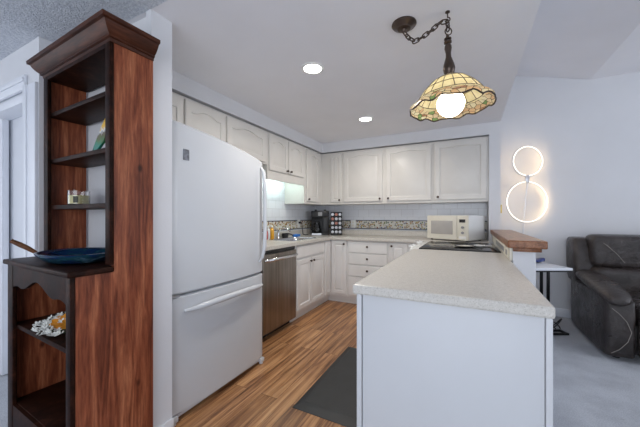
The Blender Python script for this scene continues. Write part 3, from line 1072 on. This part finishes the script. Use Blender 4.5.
# ------------------------------------------------------------------ microwave, set at an angle in the corner
ang = math.atan2(-0.25, 0.46)
TM = rotz(ang, (-0.23, 3.70, cz))
mw = thing('microwave', 'cream countertop microwave oven set at an angle in the corner', 'microwave', (-0.23, 3.70, cz))
B(-0.26, 0.26, 0.012, 0.36, 0.012, 0.295, bev=0.006).xf(TM).build('body', M['whitep'], mw)
B(-0.26, 0.125, 0.0, 0.0125, 0.014, 0.293, bev=0.004).xf(TM).build('door', M['cream'], mw)
B(-0.205, 0.075, -0.0025, 0.0005, 0.075, 0.232, bev=0.001).xf(TM).build('door_window', M['window_grey'], mw)
cp = B(0.129, 0.26, 0.0, 0.0125, 0.014, 0.293, bev=0.004).xf(TM).build('control_panel', M['cream'], mw)
B(0.155, 0.225, -0.002, 0.0005, 0.215, 0.25).xf(TM).build('display', M['black'], cp, smooth=0)
rotf = Matrix.Rotation(PI / 2, 4, 'X')
for z in (0.16, 0.10):
    MB().lathe([(0.016, -0.002), (0.014, 0.012), (0.001, 0.013)], (0, 0, 0), 14).xf(TM @ Matrix.Translation((0.195, 0, z)) @ rotf).build('knob', M['grey'], cp)
B(0.15, 0.235, -0.002, 0.0005, 0.03, 0.06, bev=0.001).xf(TM).build('open_button', M['whitep'], cp)
for x in (-0.22, 0.22):
    for y in (0.04, 0.32):
        MB().lathe([(0.014, 0), (0.014, 0.0125)], (x, y, 0), 10).xf(TM).build('foot', M['black'], mw)

# ------------------------------------------------------------------ floor mat
mt = MB()
def rect(x0, x1, y0, y1, z):
    return [(x0, y0, z), (x1, y0, z), (x1, y1, z), (x0, y1, z)]
mt.loft([rect(-0.985, -0.46, 1.545, 2.50, 0.001), rect(-0.984, -0.461, 1.546, 2.499, 0.003), rect(-0.94, -0.505, 1.61, 2.455, 0.018), rect(-0.935, -0.51, 1.615, 2.45, 0.018)])
tag(mt.build('floor_mat', M['rubber'], None, smooth=20, loc=(-0.7, 2.0, 0.001)), 'black rubber anti-fatigue mat on the wood floor', 'mat')

# ------------------------------------------------------------------ bookcase
BX0, BX1 = -2.145, -1.42
YB = 0.925
YU, YLW = 0.735, 0.592
bk = thing('bookcase', 'tall reddish-brown stepped wooden bookcase with crown, open back and scalloped apron', 'bookcase', (-1.42, 0.925, 0))
ZD = 0.952
for x0, x1 in ((BX0, BX0 + 0.022), (BX1 - 0.022, BX1)):
    sp_ = MB()
    sp_.prism([(YLW + 0.012, 0), (YB, 0), (YB, 2.0), (YU + 0.012, 2.0), (YU + 0.012, ZD), (YLW + 0.012, ZD)], 'X', x0, x1)
    sp_.build('side_panel', M['pine'], bk, smooth=0)
# face frame: stiles dark on the front
for x0, x1, y0, z0_, z1_ in ((BX0, BX0 + 0.055, YU, ZD + 0.03, 2.0), (BX1 - 0.042, BX1, YU, ZD + 0.03, 2.0), (BX0, BX0 + 0.07, YLW, 0.0, ZD), (BX1 - 0.042, BX1, YLW, 0.0, ZD)):
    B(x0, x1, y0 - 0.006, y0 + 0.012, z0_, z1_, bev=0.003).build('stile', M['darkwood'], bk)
dk = MB()
dk.box(BX0 - 0.02, BX1 + 0.014, YLW - 0.020, YU + 0.004, ZD, ZD + 0.024, bev=0.006, seg=3)
dk.box(BX0 + 0.022, BX1 - 0.022, YU - 0.02, YB, ZD + 0.001, ZD + 0.0235)
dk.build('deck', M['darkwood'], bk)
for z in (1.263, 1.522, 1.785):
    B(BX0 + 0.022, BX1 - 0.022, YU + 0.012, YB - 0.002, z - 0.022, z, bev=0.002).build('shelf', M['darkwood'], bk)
B(BX0 + 0.022, BX1 - 0.022, YU + 0.012, YB, 1.972, 1.985).build('top_board', M['darkwood'], bk, smooth=0)
B(BX0 + 0.05, BX1 - 0.04, YU - 0.006, YU + 0.012, 1.965, 1.99).build('top_rail', M['darkwood'], bk, smooth=0)
for z in (0.64, 0.235):
    B(BX0 + 0.022, BX1 - 0.022, YLW + 0.012, YB - 0.012, z - 0.022, z, bev=0.002).build('shelf', M['darkwood'], bk)
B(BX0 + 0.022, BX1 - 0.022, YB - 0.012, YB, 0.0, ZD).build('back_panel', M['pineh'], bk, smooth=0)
B(BX0 + 0.06, BX1 - 0.04, YLW - 0.004, YLW + 0.012, 0.0, 0.23).build('plinth', M['darkwood'], bk, smooth=0)
# scalloped apron
poly = []
xa, xb = BX0 + 0.06, BX1 - 0.04
NA = 40
for i in range(NA + 1):
    s = i / NA
    q = abs(s - 0.5) * 2
    z = 0.868 + 0.026 * math.cos(PI * 3.4 * (s - 0.5)) - 0.05 * max(0, (q - 0.72) / 0.28) ** 1.5
    poly.append((xa + (xb - xa) * s, z))
ap = MB()
ap.loft([[(x, y, z) for x, z in poly] + [(xb, y, ZD), (xa, y, ZD)] for y in (YLW - 0.004, YLW + 0.012)])
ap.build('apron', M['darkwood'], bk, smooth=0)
# crown moulding with mitred corners: profile (overhang, height)
prof = [(0.0, 1.985), (0.006, 1.985), (0.008, 1.998), (0.016, 2.001), (0.016, 2.009), (0.024, 2.015), (0.034, 2.026), (0.044, 2.041), (0.049, 2.052), (0.060, 2.056), (0.062, 2.073), (0.0, 2.073)]
cr = MB()
loops = []
for px, py, dx, dy in ((BX0, YB, -1, 0), (BX0, YU, -1, -1), (BX1, YU, 1, -1), (BX1, YB, 1, 0)):
    loops.append([(px + dx * o, py + dy * o, z) for o, z in prof])
cr.loft(loops)
cr.box(BX0 + 0.002, BX1 - 0.002, YU + 0.002, YB, 2.055, 2.068)
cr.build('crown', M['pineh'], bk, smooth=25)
bk.rotation_euler = (0, 0, -0.038)
# shelf items
cn = thing('candle', 'pale yellow candle in a glass jar on the bookcase shelf', 'candle', (-1.93, 0.83, 1.264))
MB().lathe([(0.046, 0.0), (0.05, 0.004), (0.05, 0.078), (0.047, 0.078), (0.047, 0.006), (0.001, 0.005)], (-1.93, 0.83, 1.264), 28, None, True, False).build('jar', M['glass'], cn)
MB().lathe([(0.0465, 0.0065), (0.0465, 0.052), (0.001, 0.052)], (-1.93, 0.83, 1.264), 28).build('wax', plain('candle_wax', (0.72, 0.66, 0.33), 0.5), cn)
MB().tube([(-1.93, 0.83, 1.313), (-1.93, 0.83, 1.326)], 0.0015, 6).build('wick', M['black'], cn)
a0 = -0.9
lb = MB()
lb.loft([[(-1.93 + r * math.cos(a0 + k * 0.07), 0.83 + r * math.sin(a0 + k * 0.07), z) for k in range(7) for r in (0.0505,)] + [(-1.93 + 0.0515 * math.cos(a0 + k * 0.07), 0.83 + 0.0515 * math.sin(a0 + k * 0.07), z) for k in reversed(range(7))] for z in (1.275, 1.31)])
lb.build('label', plain('candle_label', (0.05, 0.05, 0.03), 0.5, var=0.9, scale=60), cn)

dish = thing('dish', 'large glazed dark blue oval dish on the bookcase ledge', 'dish', (-1.74, 0.735, 0.9765))
def dish_mat():
    t = NT('blue_glaze')
    v = t.coords((1, 1, 2))
    n = t.noise(v, 9, 4, 0.6, 0.8)
    t.col(t.ramp(n, [(0.3, (0.006, 0.016, 0.05)), (0.5, (0.008, 0.028, 0.085)), (0.62, (0.012, 0.055, 0.07)), (0.74, (0.10, 0.18, 0.28))]))
    t.set(Roughness=0.12)
    return t.m
dp = [(0.001, 0.0), (0.10, 0.0), (0.13, 0.010), (0.155, 0.032), (0.166, 0.044), (0.168, 0.050), (0.162, 0.051), (0.145, 0.036), (0.12, 0.018), (0.09, 0.010), (0.001, 0.009)]
MB().lathe(dp, (0, 0, 0), 40, Matrix.Diagonal((1.22, 0.96, 1.0)), False, False).xf(Matrix.Translation((-1.735, 0.75, 0.9765))).build('bowl', dish_mat(), dish, smooth=60)
tl_ = thing('wooden_tool', 'wooden-handled dark blue tool at the left end of the bookcase ledge', 'tool', (-2.09, 0.66, 0.9765))
hb = MB()
hb.tube([(-2.075, 0.700, 1.004), (-2.09, 0.675, 1.028), (-2.105, 0.645, 1.052), (-2.12, 0.615, 1.075)], [0.009, 0.012, 0.013, 0.010], 10)
hb.build('handle', M['handlewood'], tl_, smooth=60)
MB().ball((-2.070, 0.706, 0.997), 0.012, 12, (1.6, 1.3, 1)).build('head', plain('navy_enamel', (0.01, 0.03, 0.10), 0.3), tl_, smooth=60)

# painted ornament leaning on the second shelf
def orn_mat():
    t = NT('ornament_paint')
    tc = t.n('ShaderNodeTexCoord')
    sx = t.n('ShaderNodeSeparateXYZ')
    t.l(tc.outputs['Generated'], sx.inputs[0])
    n = t.noise(tc.outputs['Generated'], 7, 3, 0.6, 1.0)
    a = t.n('ShaderNodeMath', operation='MULTIPLY_ADD')
    t.l(n, a.inputs[0])
    a.inputs[1].default_value = 0.5
    t.l(sx.outputs['Z'], a.inputs[2])
    c = t.ramp(a.outputs[0], [(0.2, (0.01, 0.06, 0.06)), (0.45, (0.01, 0.20, 0.16)), (0.62, (0.04, 0.16, 0.05)), (0.78, (0.10, 0.06, 0.02)), (0.9, (0.62, 0.66, 0.70)), (1.05, (0.70, 0.42, 0.05))])
    t.col(c)
    t.set(Roughness=0.3)
    return t.m
on = MB()
pl_ = [(-0.055, 0.0), (-0.03, 0.0), (0.0, 0.035), (0.035, 0.07), (0.055, 0.12), (0.06, 0.17), (0.045, 0.19), (0.02, 0.15), (-0.01, 0.095), (-0.035, 0.045)]
on.loft([[(u, y, v) for u, v in pl_] for y in (-0.008, 0.008)])
on.xf(Matrix.Translation((-1.715, 0.83, 1.5225)) @ Matrix.Rotation(0.2, 4, 'Z'))
tag(on.build('ornament', orn_mat(), None, bevel=0.003, loc=(-1.715, 0.83, 1.5225)), 'green, teal and yellow painted wing-shaped ornament on the upper bookcase shelf', 'ornament')

# bunch of artificial flowers on the lower shelf
fl = thing('flower_bunch', 'bunch of orange and tiny white flowers on the lower bookcase shelf', 'flowers', (-1.76, 0.70, 0.6405))
fc = Vector((-1.76, 0.70, 0.6405))
wp = plain('white_petal', (0.78, 0.78, 0.74), 0.6)
orp = plain('orange_petal', (0.80, 0.33, 0.03), 0.55, var=0.25, scale=30)
def blossom(c, r, n, lift, mat, name, tilt=(0, 0), mesh=None):
    mb = MB()
    for k in range(n):
        a = 2 * PI * k / n + 0.2
        ca, sa = math.cos(a), math.sin(a)
        L = []
        for s, w in ((0.1, 0.08), (0.45, 0.30), (0.8, 0.26), (1.0, 0.05)):
            zz = lift * r * (s ** 1.5)
            L.append([(ca * s * r - sa * w * r * q, sa * s * r + ca * w * r * q, zz + (0.0 if q else -0.05 * r)) for q in (-1, 0, 1)])
        L2 = [[Vector(p) for p in row] + [Vector(p) + Vector((0, 0, -0.0012)) for p in reversed(row)] for row in L]
        mb.loft(L2)
    mb.ball((0, 0, 0.05 * r), 0.16 * r, 8)
    mb.xf(Matrix.Translation(c) @ Matrix.Rotation(tilt[0], 4, 'X') @ Matrix.Rotation(tilt[1], 4, 'Y'))
    return mb.build(name, mat, fl, smooth=50)
for dx, dy, dz, r in ((0.03, -0.015, 0.050, 0.052), (0.10, 0.0, 0.055, 0.055), (0.045, 0.05, 0.06, 0.045)):
    blossom(fc + Vector((dx, dy, dz)), r, 11, 0.28, orp, 'orange_flower', (0.35, 0.25))
w0 = None
for k in range(125):
    a, q = random.random() * 2 * PI, math.sqrt(random.random())
    dx, dy = 0.14 * q * math.cos(a) - 0.02, 0.095 * q * math.sin(a)
    if dx > 0.0 and abs(dy) < 0.05 and random.random() < 0.7:
        continue
    p = Vector((dx, dy, 0.014 + 0.05 * (1 - q) + 0.02 * random.random()))
    if w0 is None:
        w0 = blossom(fc, 0.016, 5, 0.4, wp, 'white_flower', (0, 0))
        w0.location = p
        w0.rotation_euler = (0.7, 0, 0)
    else:
        o = w0.copy()
        COL.objects.link(o)
        o.location = p
        o.rotation_euler = (random.uniform(0, 1.0), random.uniform(-0.6, 0.6), random.random() * 6)
stm = MB()
for k in range(10):
    a = k * 0.63
    stm.tube([fc + Vector((0.005 * k - 0.02, 0.02, 0.006)), fc + Vector((0.07 * math.cos(a), 0.05 * math.sin(a), 0.012)), fc + Vector((0.12 * math.cos(a), 0.07 * math.sin(a), 0.022))], 0.002, 6)
stm.build('stems', plain('stem_green', (0.03, 0.07, 0.02), 0.6), fl)

# ------------------------------------------------------------------ living room corner: sofa, side table, ring lamp
sf_ = thing('recliner_sofa', 'dark brown leather reclining sofa against the living room wall', 'sofa', (1.9, 3.85, 0))


def pad(loops, name, parent=sf_, mat=None, sub=1, **k):
    mb = MB()
    mb.loft(loops)
    return mb.build(name, mat or M['leather'], parent, smooth=180, subsurf=sub, **k)


def rloop_xz(x0, x1, z0, z1, y, r):
    """rounded-rectangle ring in the XZ plane at depth y"""
    L = []
    for cx, cz_, a0_ in ((x1 - r, z1 - r, 0), (x0 + r, z1 - r, 90), (x0 + r, z0 + r, 180), (x1 - r, z0 + r, 270)):
        for kk in range(4):
            a = math.radians(a0_ + 30 * kk)
            L.append((cx + r * math.cos(a), y, cz_ + r * math.sin(a)))
    return L


def cushion(x0, x1, y0, y1, z0, z1, r, name, crown=0.0, **k):
    """puffy block: rounded ring lofted front to back, pinched at both ends"""
    n = 6
    loops = []
    for i, s in enumerate((0, 0.04, 0.14, 0.5, 0.86, 0.96, 1)):
        q = (0.75 * r, 0.3 * r, 0, -crown, 0, 0.3 * r, 0.75 * r)[i]
        rr_ = max(0.006, r - 0.25 * q)
        loops.append(rloop_xz(x0 + q, x1 - q, z0 + q, z1 - q, y0 + (y1 - y0) * s, min(rr_, (x1 - x0) / 2 - q - 0.002, (z1 - z0) / 2 - q - 0.002)))
    return pad(loops, name, **k)


SX = 1.03
for mir in (0, 1):
    f = (lambda x: x) if not mir else (lambda x: 2 * 2.0 - x)
    g = lambda a, b: (min(f(a), f(b)), max(f(a), f(b)))
    x0, x1 = g(SX, SX + 0.19)
    # arm side: slab flaring towards the floor at the back
    cushion(x0 - 0.015, x1, 3.235, 4.24, 0.02, 0.52, 0.028, 'arm_panel')
    # arm pad, drooping at the front
    loops = []
    for y, zc, hw_, hh in ((3.185, 0.505, 0.035, 0.02), (3.20, 0.51, 0.075, 0.045), (3.26, 0.530, 0.105, 0.062), (3.40, 0.556, 0.118, 0.066), (3.65, 0.582, 0.118, 0.066), (3.88, 0.60, 0.112, 0.06), (3.97, 0.60, 0.09, 0.04), (3.99, 0.60, 0.05, 0.02)):
        xc = (x0 + x1) / 2 + (-0.035 if not mir else 0.035)
        loops.append([(xc + hw_ * math.cos(t * PI / 6), y, zc + hh * math.sin(t * PI / 6)) for t in range(12)])
    pad(loops, 'arm_pad')
    # back frame wing
    wx0, wx1 = g(SX - 0.02, SX + 0.17)
    wing = []
    for z, yb0, yb1, ins in ((0.46, 4.0, 4.33, 0.02), (0.52, 3.98, 4.35, 0.0), (0.75, 4.03, 4.37, 0.0), (0.93, 4.07, 4.375, 0.0), (0.962, 4.10, 4.36, 0.015), (0.968, 4.13, 4.33, 0.03)):
        wing.append(rr_loop(wx0 + ins, wx1 - ins, yb0, yb1, 0.05, z, 3))
    pad(wing, 'back_wing')
    # seam stitching on the arm front
    if not mir:
        st = MB()
        st.tube([(1.055, 3.235, 0.44), (1.10, 3.233, 0.40), (1.145, 3.233, 0.34), (1.172, 3.233, 0.26), (1.15, 3.233, 0.18), (1.10, 3.233, 0.11), (1.05, 3.235, 0.07)], 0.0022, 6)
        st.build('stitching', M['stitch'], sf_)
for i in range(2):
    x0 = SX + 0.19 + i * 0.781
    x1 = x0 + 0.777
    cushion(x0, x1, 3.24, 3.98, 0.27, 0.475, 0.06, 'seat_cushion', crown=0.012)
    cushion(x0 + 0.005, x1 - 0.005, 3.215, 3.30, 0.06, 0.37, 0.035, 'footrest', crown=0.01)
    bx0, bx1 = (x0 - 0.085, x1) if i == 0 else (x0, x1 + 0.085)
    # back cushion: three rolls leaning back
    for z0_, z1_, ya, yb in ((0.43, 0.68, 3.88, 4.18), (0.67, 1.005, 3.96, 4.25)):
        cushion(bx0, bx1, ya, yb, z0_, z1_, 0.065, 'back_cushion', crown=0.012)
    if i == 0:
        st = MB()
        st.tube([(bx0 + 0.05, 3.985, 0.965), (bx0 + 0.12, 3.953, 0.90), (bx0 + 0.19, 3.948, 0.82), (bx0 + 0.25, 3.958, 0.735)], 0.0022, 6)
        st.build('stitching', M['stitch'], sf_)
B(SX + 0.10, 2 * 2.0 - SX - 0.10, 3.32, 4.24, 0.05, 0.30, bev=0.02).build('base', M['leather'], sf_)
for x in (1.12, 2.88):
    for y in (3.36, 4.2):
        MB().lathe([(0.025, 0), (0.025, 0.06)], (x, y, 0), 12).build('foot', M['black'], sf_)

# C-shaped side table, turned to the camera axes
tip = Vector((0.93, 3.74, 0))
cth, sth = math.cos(0.4724), math.sin(0.4724)
TT = Matrix(((cth, -sth, 0, tip.x), (sth, cth, 0, tip.y), (0, 0, 1, 0), (0, 0, 0, 1)))   # local x = right, y = away
tb_ = thing('side_table', 'white-topped side table with black metal frame beside the sofa', 'table', (0.75, 3.75, 0))
B(-0.46, 0.0, 0.0, 0.40, 0.655, 0.680, bev=0.004).xf(TT).build('tabletop', M['trimw'], tb_)
B(-0.455, -0.005, 0.005, 0.395, 0.640, 0.6548).xf(TT).build('top_frame', M['blackm'], tb_, smooth=0)
for y in (0.03, 0.12):
    B(-0.235, -0.215, y - 0.01, y + 0.01, 0.02, 0.64).xf(TT).build('post', M['blackm'], tb_, smooth=0)
    B(-0.235, -0.02, y - 0.01, y + 0.01, 0.0005, 0.02).xf(TT).build('base_bar', M['blackm'], tb_, smooth=0)
B(-0.0399, -0.02, 0.04, 0.11, 0.0005, 0.02).xf(TT).build('base_bar', M['blackm'], tb_, smooth=0)
ob = MB()
ob.loft([[(-0.085 + 0.05 * math.cos(a * PI / 8) * q, 0.33 + 0.04 * math.sin(a * PI / 8) * q, z + 0.01 * math.cos(a * PI / 8)) for a in range(16)] for q, z in ((0.5, 0.692), (1.0, 0.70), (1.05, 0.722), (0.9, 0.728))])
ob.xf(TT)
tag(ob.build('small_dish', plain('navy_dish', (0.02, 0.04, 0.18), 0.3), None, smooth=60, loc=TT @ Vector((-0.085, 0.33, 0.68))), 'small navy blue dish on the white side table behind the bar ledge', 'dish')

# cords tangled under the table
for k, (ox, oy) in enumerate(((-0.02, 0.20), (0.02, 0.34), (-0.13, 0.30))):
    c0 = TT @ Vector((ox, oy, 0))
    pts = []
    for i in range(40):
        s = i / 39
        a = s * (11 + 2 * k) + k
        rr0 = 0.045 + 0.012 * math.sin(a * 0.37 + k)
        pts.append((c0.x + rr0 * math.cos(a), c0.y + rr0 * math.sin(a), 0.008 + 0.11 * (0.5 + 0.5 * math.sin(a * 1.3 + k)) * math.sin(PI * s) + 0.004 * k))
    tag(MB().tube(pts, 0.0055, 6).build('power_cord', M['black'], None, smooth=60, loc=(c0.x, c0.y, 0)), 'black power cord tangled on the carpet under the side table', 'cord', 'cords under the side table')

# ring lamp
LX, LY = 0.628, 4.25
face = Matrix.Rotation(0.47, 3, 'Z')
rl = thing('ring_lamp', 'slender floor lamp with two glowing stacked rings by the living room wall', 'lamp', (0.60, LY, 0))
for cxz, r in (((LX + 0.004, 1.862), 0.178), ((LX - 0.004, 1.372), 0.246)):
    def ring(rad, yo, n=56):
        return [Vector((cxz[0], LY, cxz[1])) + face @ Vector((rad * math.cos(2 * PI * k / n), yo, rad * math.sin(2 * PI * k / n))) for k in range(n)]
    h = MB().tube(ring(r, 0.004), 0.009, 8, True).build('ring_frame', M['silver'], rl, smooth=60)
    MB().tube([p + Vector((0.146, 0.986, 0.06)) * 0.013 for p in ring(r, 0.004)], 0.0045, 8, True).build('added_wall_strip', M['wallglow'], h, smooth=60)  # unseen glowing strip, added behind the frame to warm the wall
    MB().tube(ring(r - 0.004, -0.005), 0.005, 8, True).build('light_strip', M['led'], h, smooth=60)
B(LX - 0.02, LX + 0.02, LY - 0.02, LY + 0.02, 1.60, 1.70, bev=0.008).build('joint', M['silver'], rl)
MB().tube([(LX, LY, 1.60), (LX - 0.02, LY, 1.40), (LX - 0.035, LY, 1.16), (LX - 0.05, LY, 0.6), (LX - 0.05, LY, 0.03)], 0.008, 8).build('pole', M['silver'], rl, smooth=60)
MB().lathe([(0.12, 0.0005), (0.12, 0.02), (0.02, 0.03), (0.01, 0.05)], (LX - 0.05, LY, 0), 28).build('base', M['silver'], rl)
hn = B(0.3202, 0.335, 3.86, 3.90, 1.235, 1.33, bev=0.002).build('brass_hinge', M['brass'], None, loc=(0.325, 3.88, 1.28))
tag(hn, 'small brass plate on the right edge of the return wall', 'plate')

# ------------------------------------------------------------------ downlights
for i, (x, y, lab) in enumerate(((-1.005, 1.85, 'round glowing ceiling downlight nearest the refrigerator'), (-1.01, 3.08, 'round glowing ceiling downlight farther back, before the wall cabinets'))):
    d = thing('downlight', lab, 'ceiling light', (x, y, ZC), 'ceiling downlights')
    MB().lathe([(0.085, ZC), (0.083, ZC - 0.006), (0.066, ZC - 0.006), (0.064, ZC)], (x, y, 0), 36, None, False, False).build('trim_ring', M['whitep'], d)
    ld_ = bpy.data.lights.new('downlight_beam', 'AREA')
    ld_.shape, ld_.size, ld_.energy, ld_.color, ld_.spread = 'DISK', 0.12, 8, (1.0, 0.93, 0.84), math.radians(165)
    lo_ = bpy.data.objects.new('downlight_beam', ld_)
    COL.objects.link(lo_)
    lo_.location = (x, y, ZC - 0.012)
    MB().lathe([(0.064, ZC - 0.001), (0.04, ZC - 0.005), (0.001, ZC - 0.006)], (x, y, 0), 32, None, True, True).build('lens', M['can'], d)

# ------------------------------------------------------------------ pendant lamp
pd = thing('pendant_lamp', 'stained-glass pendant lamp swagged from a chain above the peninsula', 'lamp', (-0.10, 1.655, 1.8))
cx, cy = -0.32, 1.653
MB().lathe([(0.066, ZC), (0.067, ZC - 0.006), (0.060, ZC - 0.014), (0.040, ZC - 0.022), (0.036, ZC - 0.028), (0.012, ZC - 0.032), (0.008, ZC - 0.045), (0.001, ZC - 0.046)], (cx, cy, 0), 32).build('canopy', M['bronze'], pd)
HX, HY = -0.098, 1.658
hk = MB()
hk.lathe([(0.012, ZC), (0.012, ZC - 0.004), (0.004, ZC - 0.006)], (HX, HY, 0), 12)
hk.tube([(HX, HY, ZC - 0.004), (HX, HY, ZC - 0.03)] + [(HX + 0.012 * math.sin(a), HY, ZC - 0.042 + 0.012 * math.cos(a)) for a in [k * 0.5 for k in range(0, 10)]], 0.003, 8)
hk.build('hook', M['bronze'], pd)


def link(c, d, roll, ln=0.038, w=0.010, r=0.0034):
    d = Vector(d).normalized()
    s = d.orthogonal().normalized()
    s = Matrix.Rotation(roll, 3, d) @ s
    pts = []
    for k in range(20):
        a = 2 * PI * k / 20
        pts.append(Vector(c) + d * (ln / 2 - w) * (1 if math.cos(a) > 0 else -1) + d * w * math.cos(a) + s * w * math.sin(a))
    return MB().tube(pts, r, 6, True).build('chain_link', M['bronze'], pd, smooth=60)


path = [Vector(p) for p in ((cx, cy, ZC - 0.045), (-0.297, 1.653, 2.190), (-0.262, 1.653, 2.158), (-0.222, 1.654, 2.170), (-0.175, 1.655, 2.195), (-0.135, 1.657, 2.225), (HX, HY, ZC - 0.05))]
seg_pts = []
for a, b in zip(path[:-1], path[1:]):
    for i in range(20):
        seg_pts.append(a.lerp(b, i / 20))
acc = 0.0
last = seg_pts[0]
n_ = 0
for p in seg_pts[1:]:
    acc += (p - last).length
    last = p
    if acc >= 0.027 * (n_ + 0.5):
        i = seg_pts.index(p)
        link(p, seg_pts[min(i + 3, len(seg_pts) - 1)] - seg_pts[max(0, i - 3)], n_ * PI / 2)
        n_ += 1
for k in range(2):
    link((HX + 0.002 * k, HY, ZC - 0.062 - 0.025 * k), (0.05, 0, -1), k * PI / 2, 0.034)
TX, TY = -0.090, 1.656
cpt = MB().tube([(TX - 0.004 + 0.017 * math.cos(k * PI / 10) * cth, TY + 0.017 * math.cos(k * PI / 10) * sth, 2.166 + 0.019 * math.sin(k * PI / 10)) for k in range(20)], 0.003, 8, True)
cpt.build('loop', M['bronze'], pd, smooth=60)
Rt = Matrix.Rotation(0.135, 3, Vector((sth, -cth, 0)))
# tilt about the view axis so the right side of the shade rides up
def tilt(mb):
    c0_ = Vector((TX, TY, 1.95))
    Mx = Matrix.Translation(c0_) @ Matrix.Rotation(-0.045, 4, Vector((-sth, cth, 0))) @ Matrix.Translation(-c0_)
    return mb.xf(Mx)
st = MB().lathe([(0.004, 2.150), (0.007, 2.146), (0.008, 2.132), (0.018, 2.128), (0.018, 2.122), (0.010, 2.118), (0.019, 2.112), (0.019, 2.104), (0.011, 2.098), (0.017, 2.088), (0.018, 2.075), (0.013, 2.05), (0.014, 2.03), (0.026, 1.992), (0.030, 1.970), (0.026, 1.950), (0.018, 1.940), (0.018, 1.925)], (TX, TY, 0), 20)
tilt(st).build('stem', M['bronze'], pd, smooth=40)
sprof = [(0.022, 1.936), (0.050, 1.924), (0.080, 1.908), (0.106, 1.887), (0.128, 1.864), (0.146, 1.840), (0.160, 1.820), (0.176, 1.805), (0.192, 1.795), (0.203, 1.782), (0.203, 1.768)]
NS = 72
def shade_pt(i, k):
    r, z = sprof[i]
    v = i / (len(sprof) - 1)
    a = 2 * PI * k / NS
    e = max(0, (v - 0.6) / 0.4)
    return Vector((TX + (r + 0.003 * e * math.sin(11 * a)) * math.cos(a), TY + (r + 0.003 * e * math.sin(11 * a)) * math.sin(a), z + 0.006 * e * math.sin(11 * a + 1) + 0.003 * e * math.sin(17 * a)))
shm = MB()
uvl = shm.bm.loops.layers.uv.new('uv')
rows = [[shm.bm.verts.new(shade_pt(i, k)) for k in range(NS)] for i in range(len(sprof))]
for i in range(len(sprof) - 1):
    for k in range(NS):
        j = (k + 1) % NS
        fcs = shm.bm.faces.new((rows[i][k], rows[i][j], rows[i + 1][j], rows[i + 1][k]))
        for lp, (uu, vv) in zip(fcs.loops, ((k, i), (k + 1, i), (k + 1, i + 1), (k, i + 1))):
            lp[uvl].uv = (uu / NS, vv / (len(sprof) - 1))
sh = tilt(shm).build('shade', M['stained'], pd, smooth=60)
ldm = MB()
for k in range(0, NS, 4):
    ldm.tube([shade_pt(i, k) for i in range(0, 7)], 0.0022, 6)
for i in (2, 4, 6):
    ldm.tube([shade_pt(i, k) for k in range(NS)], 0.0022, 6, True)
ldm.tube([shade_pt(len(sprof) - 1, k) for k in range(NS)], 0.004, 6, True)
tilt(ldm).build('leading', M['bronze'], sh)
bb = MB().ball((TX, TY, 1.788), 0.068, 28)
tilt(bb).build('bulb', M['bulb'], pd, smooth=180)
sk_ = MB().lathe([(0.02, 1.85), (0.02, 1.925)], (TX, TY, 0), 14)
tilt(sk_).build('socket', M['bronze'], pd)
